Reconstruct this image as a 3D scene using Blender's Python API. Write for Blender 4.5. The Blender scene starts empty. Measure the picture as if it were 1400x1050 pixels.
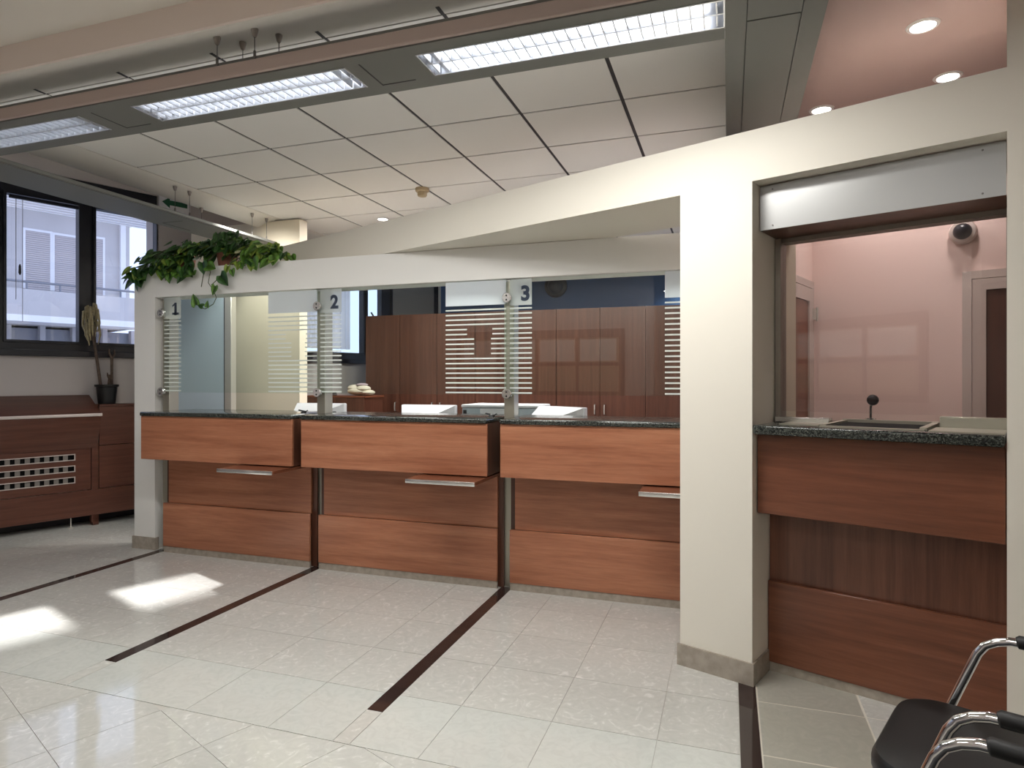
import bpy, bmesh, math, random
from mathutils import Matrix, Vector
R = random.Random(7)
S = bpy.context.scene
COL = S.collection
PI = math.pi

# ------------------------------------------------------------------ camera, light, exposure
F, H, TH = 877.0, 1.4, math.atan2(296, 877)
cd = bpy.data.cameras.new('camera'); cam = bpy.data.objects.new('camera', cd); COL.objects.link(cam)
cd.sensor_width = 36; cd.lens = F / 1400 * 36; cd.shift_y = -5 / 1400
cd.clip_start = 0.05; cd.clip_end = 200
cam.location = (0, 0, H); cam.rotation_euler = (PI / 2, 0, TH)
S.camera = cam
S.view_settings.view_transform = 'Standard'; S.view_settings.look = 'None'
S.view_settings.exposure = 0.55; S.view_settings.gamma = 1; S.view_settings.use_curve_mapping = False
S.cycles.use_denoising = True
S.cycles.max_bounces = 10; S.cycles.diffuse_bounces = 6; S.cycles.transparent_max_bounces = 16
S.cycles.sample_clamp_indirect = 6; S.cycles.caustics_reflective = False; S.cycles.caustics_refractive = False

w = bpy.data.worlds.new('world'); S.world = w; w.use_nodes = True
bg = w.node_tree.nodes['Background']
bg.inputs[0].default_value = (0.60, 0.71, 1.0, 1); bg.inputs[1].default_value = 1.25

SUN_TAN = 0.685
sl = bpy.data.lights.new('sun', 'SUN'); sl.energy = 10.0; sl.angle = math.radians(1.6); sl.color = (1, 0.97, 0.93)
sun = bpy.data.objects.new('sun', sl); COL.objects.link(sun)
sun.rotation_euler = Vector((0.933, -0.36, -SUN_TAN)).to_track_quat('-Z', 'Y').to_euler()
sun.location = (-20, 12, 14)

LAMP_W, LAMP_C = 17.0, (1.0, 0.985, 0.95)
def area(name, loc, sx, sy, power, color=LAMP_C, rot=(0, 0, 0), spread=PI):
    l = bpy.data.lights.new(name, 'AREA'); l.shape = 'RECTANGLE'; l.size = sx; l.size_y = sy
    l.energy = power; l.color = color; l.spread = spread
    o = bpy.data.objects.new(name, l); COL.objects.link(o); o.location = loc; o.rotation_euler = rot
    return o
def spot(name, loc, power, color, size=110, blend=0.6, rot=(0, 0, 0)):
    l = bpy.data.lights.new(name, 'SPOT'); l.energy = power; l.color = color
    l.spot_size = math.radians(size); l.spot_blend = blend; l.shadow_soft_size = 0.05
    o = bpy.data.objects.new(name, l); COL.objects.link(o); o.location = loc; o.rotation_euler = rot
    return o
# light of the three luminaires in view (built further down) plus added fill lamps behind the photographer
for x, k in ((-3.75, 0.5), (-2.18, 1.0), (-0.62, 1.3)): area('luminaire_and_fill', (x, 2.485, 2.735), 1.12, 0.13, LAMP_W * k)
for x, y, p in ((-2.6, -0.2, 7), (-0.9, -0.2, 14), (-2.9, -3.2, 9), (-0.5, -3.2, 14), (1.6, -0.6, 14), (1.6, -3.2, 14)): area('luminaire_and_fill', (x, y, 2.95), 1.12, 0.13, p)
# indirect tubes on top of the channel
area('uplight', (-2.3, 2.60, 2.85), 4.4, 0.10, 2.2, LAMP_C, (math.radians(122), 0, 0))
# back office
for p in ((-3.2, 5.85), (-1.9, 5.7), (-0.9, 5.7)): area('office_and_fill', (p[0], p[1], 2.985), 0.6, 0.6, 30, (1, 0.97, 0.93))
spot('office_and_fill', (-0.45, 8.85, 2.98), 45, (1, 0.98, 0.95), 120, 0.6)
spot('office_and_fill', (-4.08, 4.62, 2.97), 48, (1, 0.98, 0.92), 125, 0.8, Vector((-0.3, 0.6, -1.3)).to_track_quat('-Z', 'Y').to_euler())  # added spot, brightens the partition behind the first teller window
# cash room downlights
for p in ((0.779, 3.126), (1.027, 3.692), (0.488, 3.917)): spot('downlight_light', (p[0], p[1], 2.88), 11, (1, 0.93, 0.88), 150, 0.8)

for t_ in (0.10, 0.636): spot('downlight_light', Vector((0.092, 3.143, 2.88)) + Vector((0.933, -0.36, 0)) * t_ + Vector((0.36, 0.933, 0)) * 1.80, 12, (1, 0.95, 0.91), 140, 0.8)
# ------------------------------------------------------------------ frames
ID = Matrix.Identity(4)
def frame(o, x, y):
    m = Matrix.Identity(4)
    for i in range(3):
        m[i][0] = x[i]; m[i][1] = y[i]; m[i][2] = (0, 0, 1)[i]; m[i][3] = o[i]
    return m
dB = Vector((0.933, -0.36, 0)).normalized(); wB = Vector((-dB.y, dB.x, 0))
FB = frame((0.092, 3.143, 0), dB, wB)                      # cash window wall: x along it, y behind it
dL = Vector((0.36, 0.933, 0)).normalized(); oL = Vector((-dL.y, dL.x, 0))
FL = frame(oL * 7.35, dL, oL)                              # window wall: x along it, y outdoors
def T(x, y, z=0, rz=0): return Matrix.Translation((x, y, z)) @ Matrix.Rotation(rz, 4, 'Z')

# ------------------------------------------------------------------ materials
M = {}
def mat(name):
    m = bpy.data.materials.new(name); m.use_nodes = True; M[name] = m
    nt = m.node_tree; return m, nt, nt.nodes['Principled BSDF']
def pbr(name, col, rough=0.5, metal=0.0, spec=0.5, bump=0.0, bscale=200, var=0.0, vscale=3, coat=0):
    m, nt, b = mat(name)
    b.inputs['Base Color'].default_value = (*col, 1); b.inputs['Roughness'].default_value = rough
    b.inputs['Metallic'].default_value = metal; b.inputs['Specular IOR Level'].default_value = spec
    if coat: b.inputs['Coat Weight'].default_value = coat; b.inputs['Coat Roughness'].default_value = 0.1
    if var or bump:
        tc = nt.nodes.new('ShaderNodeTexCoord')
    if var:
        n = nt.nodes.new('ShaderNodeTexNoise'); n.inputs['Scale'].default_value = vscale; n.inputs['Detail'].default_value = 4
        nt.links.new(tc.outputs['Object'], n.inputs['Vector'])
        r = nt.nodes.new('ShaderNodeValToRGB'); r.color_ramp.elements[0].position = 0.3; r.color_ramp.elements[1].position = 0.7
        r.color_ramp.elements[0].color = (*[c * (1 - var) for c in col], 1); r.color_ramp.elements[1].color = (*[min(1, c * (1 + var)) for c in col], 1)
        nt.links.new(n.outputs['Fac'], r.inputs['Fac']); nt.links.new(r.outputs['Color'], b.inputs['Base Color'])
    if bump:
        n2 = nt.nodes.new('ShaderNodeTexNoise'); n2.inputs['Scale'].default_value = bscale
        nt.links.new(tc.outputs['Object'], n2.inputs['Vector'])
        bp = nt.nodes.new('ShaderNodeBump'); bp.inputs['Strength'].default_value = bump; bp.inputs['Distance'].default_value = 0.002
        nt.links.new(n2.outputs['Fac'], bp.inputs['Height']); nt.links.new(bp.outputs['Normal'], b.inputs['Normal'])
    return m
def wood(name, dark, mid, light, axis='x', rough=0.32, spec=0.5):
    m, nt, b = mat(name)
    tc = nt.nodes.new('ShaderNodeTexCoord'); mp = nt.nodes.new('ShaderNodeMapping'); oi = nt.nodes.new('ShaderNodeObjectInfo')
    ad = nt.nodes.new('ShaderNodeVectorMath'); ad.operation = 'ADD'
    sc = nt.nodes.new('ShaderNodeVectorMath'); sc.operation = 'SCALE'; sc.inputs['Scale'].default_value = 17
    cmb = nt.nodes.new('ShaderNodeCombineXYZ')
    for i in range(3): nt.links.new(oi.outputs['Random'], cmb.inputs[i])
    nt.links.new(cmb.outputs[0], sc.inputs[0]); nt.links.new(tc.outputs['Object'], ad.inputs[0]); nt.links.new(sc.outputs[0], ad.inputs[1])
    nt.links.new(ad.outputs[0], mp.inputs['Vector'])
    mp.inputs['Scale'].default_value = (0.8, 15, 15) if axis == 'x' else (15, 15, 0.5)
    n = nt.nodes.new('ShaderNodeTexNoise'); n.inputs['Scale'].default_value = 1.6; n.inputs['Detail'].default_value = 7
    n.inputs['Roughness'].default_value = 0.66; n.inputs['Distortion'].default_value = 0.35
    nt.links.new(mp.outputs[0], n.inputs['Vector'])
    r = nt.nodes.new('ShaderNodeValToRGB'); e = r.color_ramp.elements
    e[0].position = 0.30; e[0].color = (*dark, 1); e[1].position = 0.72; e[1].color = (*light, 1)
    k = e.new(0.5); k.color = (*mid, 1)
    nt.links.new(n.outputs['Fac'], r.inputs['Fac'])
    n3 = nt.nodes.new('ShaderNodeTexNoise'); n3.inputs['Scale'].default_value = 9; n3.inputs['Detail'].default_value = 3
    mp2 = nt.nodes.new('ShaderNodeMapping'); mp2.inputs['Scale'].default_value = (1, 14, 14) if axis == 'x' else (14, 14, 1)
    nt.links.new(ad.outputs[0], mp2.inputs['Vector']); nt.links.new(mp2.outputs[0], n3.inputs['Vector'])
    mx = nt.nodes.new('ShaderNodeMix'); mx.data_type = 'RGBA'; mx.blend_type = 'MULTIPLY'; mx.inputs[0].default_value = 0.25
    nt.links.new(r.outputs['Color'], mx.inputs[6]); nt.links.new(n3.outputs['Color'], mx.inputs[7])
    r3 = nt.nodes.new('ShaderNodeValToRGB'); r3.color_ramp.elements[0].position = .3; r3.color_ramp.elements[1].position = .6
    r3.color_ramp.elements[0].color = (.55, .55, .55, 1); nt.links.new(n3.outputs['Fac'], r3.inputs['Fac']); nt.links.new(r3.outputs['Color'], mx.inputs[7])
    nt.links.new(mx.outputs[2], b.inputs['Base Color'])
    b.inputs['Roughness'].default_value = rough; b.inputs['Specular IOR Level'].default_value = spec
    return m
def stone_tile(name, base, fleck, rough, amount=0.6):
    m, nt, b = mat(name)
    tc = nt.nodes.new('ShaderNodeTexCoord'); oi = nt.nodes.new('ShaderNodeObjectInfo')
    sc = nt.nodes.new('ShaderNodeVectorMath'); sc.operation = 'MULTIPLY_ADD'
    cmb = nt.nodes.new('ShaderNodeCombineXYZ'); nt.links.new(oi.outputs['Random'], cmb.inputs[0]); nt.links.new(oi.outputs['Random'], cmb.inputs[1])
    sc.inputs[1].default_value = (37, 37, 37); nt.links.new(cmb.outputs[0], sc.inputs[0]); nt.links.new(tc.outputs['Object'], sc.inputs[2])
    n = nt.nodes.new('ShaderNodeTexNoise'); n.inputs['Scale'].default_value = 14; n.inputs['Detail'].default_value = 5; n.inputs['Distortion'].default_value = 2.5
    nt.links.new(sc.outputs[0], n.inputs['Vector'])
    r = nt.nodes.new('ShaderNodeValToRGB'); e = r.color_ramp.elements
    e[0].position = 0.30; e[0].color = (*[c * 0.92 for c in base], 1); e[1].position = 0.72; e[1].color = (*[b_ + (f - b_) * amount for b_, f in zip(base, fleck)], 1)
    k = e.new(0.58); k.color = (*base, 1)
    nt.links.new(n.outputs['Fac'], r.inputs['Fac'])
    hs = nt.nodes.new('ShaderNodeHueSaturation'); mr = nt.nodes.new('ShaderNodeMapRange'); mr.inputs[3].default_value = 0.97; mr.inputs[4].default_value = 1.03
    nt.links.new(oi.outputs['Random'], mr.inputs[0]); nt.links.new(mr.outputs[0], hs.inputs['Value']); nt.links.new(r.outputs['Color'], hs.inputs['Color'])
    nt.links.new(hs.outputs['Color'], b.inputs['Base Color'])
    b.inputs['Roughness'].default_value = rough; b.inputs['Specular IOR Level'].default_value = 0.5
    return m
def granite(name):
    m, nt, b = mat(name)
    tc = nt.nodes.new('ShaderNodeTexCoord')
    v = nt.nodes.new('ShaderNodeTexVoronoi'); v.inputs['Scale'].default_value = 230
    n = nt.nodes.new('ShaderNodeTexNoise'); n.inputs['Scale'].default_value = 130; n.inputs['Detail'].default_value = 4
    for q in (v, n): nt.links.new(tc.outputs['Object'], q.inputs['Vector'])
    r = nt.nodes.new('ShaderNodeValToRGB'); e = r.color_ramp.elements
    e[0].position = 0.42; e[0].color = (0.012, 0.014, 0.013, 1); e[1].position = 0.75; e[1].color = (0.11, 0.115, 0.10, 1)
    k = e.new(0.58); k.color = (0.045, 0.052, 0.045, 1)
    mx = nt.nodes.new('ShaderNodeMix'); mx.inputs[0].default_value = 0.5
    nt.links.new(n.outputs['Fac'], mx.inputs[2]); sp = nt.nodes.new('ShaderNodeSeparateColor')
    nt.links.new(v.outputs['Color'], sp.inputs[0]); nt.links.new(sp.outputs[0], mx.inputs[3]); nt.links.new(mx.outputs[0], r.inputs['Fac'])
    nt.links.new(r.outputs['Color'], b.inputs['Base Color']); b.inputs['Roughness'].default_value = 0.12
    return m
def glass(name, tint=(0.93, 0.97, 0.95), refl=1.0, ior=1.5):
    m, nt, b = mat(name); nt.nodes.remove(b)
    out = nt.nodes['Material Output']
    t = nt.nodes.new('ShaderNodeBsdfTransparent'); t.inputs[0].default_value = (*tint, 1)
    g = nt.nodes.new('ShaderNodeBsdfGlossy'); g.inputs['Roughness'].default_value = 0.0; g.inputs[0].default_value = (refl, refl, refl, 1)
    r0 = ((ior - 1) / (ior + 1)) ** 2                      # Schlick reflectance, the same on both faces of the thin pane
    ge = nt.nodes.new('ShaderNodeNewGeometry'); dt = nt.nodes.new('ShaderNodeVectorMath'); dt.operation = 'DOT_PRODUCT'
    nt.links.new(ge.outputs['Normal'], dt.inputs[0]); nt.links.new(ge.outputs['Incoming'], dt.inputs[1])
    def mth(op, a, b=None):
        n = nt.nodes.new('ShaderNodeMath'); n.operation = op
        for i, v in enumerate((a, b)):
            if v is None: continue
            if isinstance(v, (int, float)): n.inputs[i].default_value = v
            else: nt.links.new(v, n.inputs[i])
        return n.outputs[0]
    k = mth('POWER', mth('SUBTRACT', 1.0, mth('ABSOLUTE', dt.outputs['Value'])), 5.0)
    f = mth('ADD', mth('MULTIPLY', k, 1 - r0), r0)
    x = nt.nodes.new('ShaderNodeMixShader')
    nt.links.new(f, x.inputs[0]); nt.links.new(t.outputs[0], x.inputs[1]); nt.links.new(g.outputs[0], x.inputs[2]); nt.links.new(x.outputs[0], out.inputs[0])
    return m
def film(name, col, cover):
    m, nt, b = mat(name); nt.nodes.remove(b); out = nt.nodes['Material Output']
    t = nt.nodes.new('ShaderNodeBsdfTransparent'); d = nt.nodes.new('ShaderNodeBsdfDiffuse'); tr = nt.nodes.new('ShaderNodeBsdfTranslucent')
    for q in (d, tr): q.inputs[0].default_value = (*col, 1)
    a = nt.nodes.new('ShaderNodeMixShader'); a.inputs[0].default_value = 0.5; nt.links.new(d.outputs[0], a.inputs[1]); nt.links.new(tr.outputs[0], a.inputs[2])
    x = nt.nodes.new('ShaderNodeMixShader'); x.inputs[0].default_value = cover
    nt.links.new(t.outputs[0], x.inputs[1]); nt.links.new(a.outputs[0], x.inputs[2]); nt.links.new(x.outputs[0], out.inputs[0])
    return m
def emit(name, col, s):
    m, nt, b = mat(name)
    b.inputs['Base Color'].default_value = (0.8, 0.8, 0.8, 1); b.inputs['Emission Color'].default_value = (*col, 1); b.inputs['Emission Strength'].default_value = s
    return m

pbr('paint_white', (0.80, 0.79, 0.765), 0.7, bump=0.05, bscale=150)
pbr('paint_cream', (0.80, 0.76, 0.675), 0.7, bump=0.05, bscale=150)
pbr('paint_tan', (0.78, 0.70, 0.56), 0.7)
pbr('paint_wall', (0.52, 0.48, 0.46), 0.75, bump=0.05)
pbr('paint_pink', (0.76, 0.60, 0.55), 0.7)
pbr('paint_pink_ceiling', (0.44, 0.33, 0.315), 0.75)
pbr('paint_blue', (0.022, 0.070, 0.18), 0.6)
pbr('plaster', (0.83, 0.79, 0.73), 0.8)
pbr('plaster_pink_lit', (0.86, 0.75, 0.69), 0.8)  # pink light on the cove fascia painted into the plaster colour
pbr('ceiling_board', (0.82, 0.80, 0.77), 0.85, bump=0.08, bscale=400)
pbr('groove', (0.045, 0.04, 0.042), 0.6)
pbr('grey_metal', (0.185, 0.187, 0.176), 0.5, metal=0.0, spec=0.4)
pbr('grey_metal_dark', (0.10, 0.10, 0.09), 0.5)
pbr('lip_rose_reflect', (0.50, 0.40, 0.365), 0.4)  # pink reflection on the channel lip put into its colour
pbr('louver', (0.86, 0.88, 0.92), 0.25, metal=0.6)
emit('tube', (0.92, 0.95, 1.0), 3.2); emit('tube_mid', (0.92, 0.95, 1.0), 2.0); emit('tube_low', (0.86, 0.92, 1.0), 1.0)  # farther tubes dimmed to imitate louvre cut-off at a shallow view
emit('lamp_glow', (1.0, 0.94, 0.88), 12.0)
pbr('skirting', (0.36, 0.315, 0.265), 0.25, var=0.15, vscale=25)
wood('wood', (0.29, 0.103, 0.052), (0.40, 0.158, 0.084), (0.49, 0.22, 0.122))
wood('wood_edge', (0.07, 0.026, 0.016), (0.10, 0.04, 0.024), (0.14, 0.055, 0.034), 'z')
wood('wood_radiator_dim', (0.07, 0.022, 0.013), (0.10, 0.034, 0.02), (0.135, 0.05, 0.03))  # cabinet wood darkened in colour for the weak light there
wood('wood_dark', (0.055, 0.02, 0.013), (0.085, 0.032, 0.02), (0.12, 0.048, 0.03), 'z', 0.35)
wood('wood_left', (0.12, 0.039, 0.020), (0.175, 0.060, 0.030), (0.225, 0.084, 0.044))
wood('wood_recess', (0.10, 0.034, 0.02), (0.16, 0.06, 0.034), (0.21, 0.085, 0.05), 'z')
granite('granite')
stone_tile('tile_marble', (0.56, 0.553, 0.52), (0.78, 0.77, 0.74), 0.05, 0.55)
stone_tile('tile_plain', (0.565, 0.575, 0.545), (0.58, 0.59, 0.56), 0.08, 0.5)
stone_tile('tile_grey', (0.40, 0.385, 0.33), (0.46, 0.44, 0.39), 0.3, 0.5)
pbr('floor_bed', (0.46, 0.44, 0.40), 0.5)
pbr('grout', (0.30, 0.285, 0.25), 0.8)
pbr('grout_pale', (0.66, 0.62, 0.54), 0.8)
pbr('strip_stone', (0.035, 0.022, 0.02), 0.06, var=0.3, vscale=12)
pbr('steel', (0.43, 0.41, 0.34), 0.36, metal=0.75)
pbr('steel_bright', (0.72, 0.71, 0.69), 0.22, metal=0.9)
pbr('chrome', (0.85, 0.85, 0.87), 0.06, metal=1.0)
pbr('aluminium', (0.60, 0.57, 0.52), 0.38, metal=0.5)
pbr('alu_trim', (0.55, 0.48, 0.44), 0.45, metal=0.3)
pbr('shutter_metal', (0.40, 0.40, 0.395), 0.36, metal=0.7)
pbr('cash_frame', (0.27, 0.235, 0.20), 0.4, metal=0.4)
pbr('fixing', (0.33, 0.29, 0.26), 0.4, metal=0.5)
pbr('screw', (0.18, 0.17, 0.16), 0.4, metal=0.8)
pbr('black_metal', (0.006, 0.007, 0.012), 0.35)
pbr('black_plastic', (0.012, 0.012, 0.012), 0.4)
pbr('leather', (0.006, 0.0063, 0.0066), 0.42, bump=0.15, bscale=350)
pbr('arm_rubber', (0.006, 0.006, 0.006), 0.55)
glass('glass'); glass('glass_window', (0.97, 0.98, 1.0), 1.0, 1.45)
glass('glass_cash', (0.96, 0.93, 0.93), 1.0, 1.5)
film('film_white', (0.86, 0.90, 0.93), 0.86); film('film_pale', (0.78, 0.82, 0.80), 0.45); film('film_line', (0.86, 0.89, 0.86), 0.85)
film('film_digit', (0.10, 0.12, 0.17), 0.85)
pbr('frosted', (0.52, 0.62, 0.70), 0.35)
film('curtain', (0.82, 0.80, 0.82), 0.9)
pbr('monitor_white', (0.52, 0.54, 0.56), 0.45)
pbr('monitor_grey', (0.32, 0.37, 0.40), 0.5)
pbr('monitor_side', (0.22, 0.25, 0.28), 0.5)
pbr('desk', (0.55, 0.53, 0.49), 0.5)
pbr('cloth', (0.62, 0.56, 0.46), 0.9); pbr('cloth_mauve', (0.38, 0.30, 0.33), 0.9)
pbr('terracotta', (0.20, 0.075, 0.045), 0.75)
pbr('soil', (0.03, 0.022, 0.016), 0.95)
pbr('leaf', (0.035, 0.10, 0.022), 0.38, var=0.35, vscale=30)
pbr('leaf_light', (0.10, 0.22, 0.03), 0.4, var=0.35, vscale=30)
pbr('leaf_lime', (0.26, 0.36, 0.06), 0.4, var=0.25, vscale=30)
pbr('vine', (0.055, 0.065, 0.022), 0.6)
pbr('dry_stem', (0.11, 0.075, 0.055), 0.8, var=0.4, vscale=40)
pbr('dry_leaf', (0.36, 0.30, 0.17), 0.8, var=0.3, vscale=40)
pbr('green_paint', (0.010, 0.095, 0.045), 0.5)
pbr('sign_white', (0.8, 0.79, 0.80), 0.5)
pbr('detector', (0.46, 0.36, 0.22), 0.5)
pbr('slat', (0.20, 0.18, 0.16), 0.5); pbr('vent_dark', (0.008, 0.008, 0.008), 0.8, spec=0.1)
pbr('paper', (0.80, 0.78, 0.74), 0.8); pbr('board_back', (0.44, 0.36, 0.24), 0.8)
pbr('ext_wall', (0.52, 0.50, 0.50), 0.9, var=0.08, vscale=0.8); pbr('ext_white', (0.80, 0.80, 0.82), 0.8)
pbr('ext_dark', (0.20, 0.21, 0.24), 0.5); pbr('ext_shutter', (0.50, 0.46, 0.46), 0.7)
pbr('ext_grey', (0.36, 0.36, 0.38), 0.9)
pbr('canopy', (0.85, 0.86, 0.90), 0.6)

# ------------------------------------------------------------------ mesh helpers
class MB:
    def __init__(s): s.bm = bmesh.new()
    def _merge(s, b, smooth=False):
        me = bpy.data.meshes.new('t'); b.to_mesh(me); b.free()
        if smooth:
            for p in me.polygons: p.use_smooth = True
        s.bm.from_mesh(me); bpy.data.meshes.remove(me); return s
    def box(s, x0, x1, y0, y1, z0, z1, bev=0, seg=1):
        b = bmesh.new(); bmesh.ops.create_cube(b, size=1)
        for v in b.verts:
            v.co = ((x0 + x1) / 2 + v.co.x * (x1 - x0), (y0 + y1) / 2 + v.co.y * (y1 - y0), (z0 + z1) / 2 + v.co.z * (z1 - z0))
        if bev: bmesh.ops.bevel(b, geom=b.edges[:], offset=bev, segments=seg, affect='EDGES', profile=0.5)
        return s._merge(b, bev > 0 and seg > 1)
    def prism(s, poly, a0, a1, axis='z', bev=0):
        """poly of 2-D points extruded along axis: z -> (x,y), y -> (x,z), x -> (y,z)"""
        def P(u, v, a): return (u, v, a) if axis == 'z' else ((u, a, v) if axis == 'y' else (a, u, v))
        b = bmesh.new(); n = len(poly)
        lo = [b.verts.new(P(u, v, a0)) for u, v in poly]; hi = [b.verts.new(P(u, v, a1)) for u, v in poly]
        b.faces.new(lo); b.faces.new(hi)
        for i in range(n): b.faces.new((lo[i], lo[(i + 1) % n], hi[(i + 1) % n], hi[i]))
        bmesh.ops.recalc_face_normals(b, faces=b.faces[:])
        if bev: bmesh.ops.bevel(b, geom=b.edges[:], offset=bev, segments=2, affect='EDGES')
        return s._merge(b)
    def loft(s, rings, caps=True, smooth=True, closed=True):
        b = bmesh.new(); vr = [[b.verts.new(p) for p in r] for r in rings]
        for a, c in zip(vr, vr[1:]):
            n = len(a)
            for i in range(n if closed else n - 1): b.faces.new((a[i], a[(i + 1) % n], c[(i + 1) % n], c[i]))
        if caps and closed: b.faces.new(vr[0][::-1]); b.faces.new(vr[-1])
        bmesh.ops.recalc_face_normals(b, faces=b.faces[:])
        return s._merge(b, smooth)
    def tube(s, pts, r, n=8):
        pts = [Vector(p) for p in pts]; rs = r if isinstance(r, (list, tuple)) else [r] * len(pts)
        rings = []; up = None
        for i, p in enumerate(pts):
            d = (pts[min(i + 1, len(pts) - 1)] - pts[max(i - 1, 0)]).normalized()
            if up is None: up = Vector((0, 0, 1)) if abs(d.z) < 0.9 else Vector((1, 0, 0))
            u = (up - d * up.dot(d)).normalized(); v = d.cross(u); up = u
            rings.append([p + (u * math.cos(2 * PI * k / n) + v * math.sin(2 * PI * k / n)) * rs[i] for k in range(n)])
        return s.loft(rings)
    def lathe(s, prof, n=20, c=(0, 0, 0), axis='z'):
        def P(r, a, h):
            if axis == 'z': q = (r * math.cos(a), r * math.sin(a), h)
            elif axis == 'y': q = (r * math.cos(a), h, r * math.sin(a))
            else: q = (h, r * math.cos(a), r * math.sin(a))
            return (q[0] + c[0], q[1] + c[1], q[2] + c[2])
        return s.loft([[P(max(r, 1e-4), 2 * PI * k / n, h) for k in range(n)] for r, h in prof])
    def ball(s, c, rx, ry, rz, n=12):
        b = bmesh.new(); bmesh.ops.create_uvsphere(b, u_segments=n, v_segments=max(6, n // 2 + 2), radius=1)
        for v in b.verts: v.co = (c[0] + v.co.x * rx, c[1] + v.co.y * ry, c[2] + v.co.z * rz)
        return s._merge(b, True)
    def mesh(s, name='m'):
        me = bpy.data.meshes.new(name); s.bm.to_mesh(me); s.bm.free()
        try: me.set_sharp_from_angle(angle=math.radians(38))
        except Exception: pass
        return me
def put(name, me, m, parent=None, mtx=None):
    o = bpy.data.objects.new(name, me)
    if m is not None and not me.materials: me.materials.append(M[m])
    COL.objects.link(o)
    if parent is not None: o.parent = parent
    if mtx is not None: o.matrix_local = mtx
    return o
def part(name, mb, m, parent, mtx=None): return put(name, mb.mesh(name), m, parent, mtx)
def tag(o, label=None, cat=None, group=None, kind=None):
    if label: o['label'] = label
    if cat: o['category'] = cat
    if group: o['group'] = group
    if kind: o['kind'] = kind
    return o
def thing(name, label, cat, mtx=ID, group=None):
    o = bpy.data.objects.new(name, None); COL.objects.link(o); o.empty_display_size = 0.1
    o.matrix_world = mtx
    return tag(o, label, cat, group)
def struct(name, mb, m, label, cat, mtx=None): return tag(put(name, mb.mesh(name), m, None, mtx), label, cat, kind='structure')
def copy_tree(o, parent=None):
    c = o.copy(); COL.objects.link(c)
    if parent is not None: c.parent = parent
    for ch in [k for k in o.children]: copy_tree(ch, c)
    return c
def B(*a, **k): return MB().box(*a, **k)
def arc(cx, cz, r, a0, a1, n): return [(cx + r * math.cos(math.radians(a0 + (a1 - a0) * i / n)), cz + r * math.sin(math.radians(a0 + (a1 - a0) * i / n))) for i in range(n + 1)]

# ------------------------------------------------------------------ floor
floor = struct('floor', MB().prism([(-10.4, -6.1), (3.6, -6.1), (3.6, 9.5), (-4.35, 9.5)], -0.2, -0.003), 'floor_bed', 'pale polished stone tile floor of the banking hall', 'floor')
def clip(poly, a, b, c):          # keep a*x+b*y<=c
    out = []
    for i in range(len(poly)):
        p, q = poly[i], poly[(i + 1) % len(poly)]
        dp, dq = a * p[0] + b * p[1] - c, a * q[0] + b * q[1] - c
        if dp <= 0: out.append(p)
        if dp * dq < 0:
            t = dp / (dp - dq); out.append((p[0] + (q[0] - p[0]) * t, p[1] + (q[1] - p[1]) * t))
    return out
def poly_area(p): return abs(sum(p[i][0] * p[(i + 1) % len(p)][1] - p[(i + 1) % len(p)][0] * p[i][1] for i in range(len(p)))) / 2
CACHE = {}
def tile(poly, m, g=0.0012):
    if len(poly) < 3 or poly_area(poly) < 0.002: return
    cx = sum(p[0] for p in poly) / len(poly); cy = sum(p[1] for p in poly) / len(poly)
    q = []
    for x, y in poly:
        d = math.hypot(x - cx, y - cy); k = (d - g * 1.414) / d; q.append((round((x - cx) * k, 4), round((y - cy) * k, 4)))
    key = (m, tuple(q))
    if key not in CACHE: CACHE[key] = MB().prism(q, -0.012, 0).mesh('tile'); CACHE[key].materials.append(M[m])
    o = put('tile', CACHE[key], None, floor, Matrix.Translation((cx, cy, 0)))
    if m == 'tile_plain': o['label'] = 'plain grey-green border tile'
    if m == 'tile_grey': o['label'] = 'dull grey tile with pale joints'
def rect(x0, x1, y0, y1): return [(x0, y0), (x1, y0), (x1, y1), (x0, y1)]
ROWS = [2.136, 2.545, 2.955, 3.365, 3.775, 4.06]
for u in range(3):
    x0 = -4.383 + 1.5 * u
    xs = [x0, x0 + 0.293, x0 + 0.696, x0 + 1.12, x0 + 1.425]
    for a, b in zip(xs, xs[1:]):
        for i, (c, d) in enumerate(zip(ROWS, ROWS[1:])): tile(rect(a, b, c, d), 'tile_plain' if i == 0 else 'tile_marble')
for k in range(7):
    a = -4.458 - 0.41 * (k + 1); b = a + 0.41
    ys = [2.136 + 0.41 * i for i in range(9)]
    for i, (c, d) in enumerate(zip(ys, ys[1:])):
        p = clip(rect(a, b, c, d), -0.933, 0.36, 7.36)
        tile(p, 'tile_plain' if i == 0 else 'tile_marble')
for u in range(4):                                   # dark inlaid strips, each with its pale end piece
    x0 = -4.458 + 1.5 * u
    o = part('dark_strip', B(0, 0.073, 0, 1.71, -0.012, 0.0004), 'strip_stone', floor, T(x0 + 0.001, 2.392)); o['label'] = 'dark polished stone strip set in the floor'
    if u < 3: tile(rect(x0 + 0.001, x0 + 0.074, 2.136, 2.39), 'tile_marble')
o = part('dark_strip', B(0, 0.073, 0, 1.9, -0.012, 0.0004), 'strip_stone', floor, T(0.043, 0.45)); o['label'] = 'dark polished stone strip set in the floor'
a_ = math.radians(-22.5); ux, uy = math.cos(a_), math.sin(a_)
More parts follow.
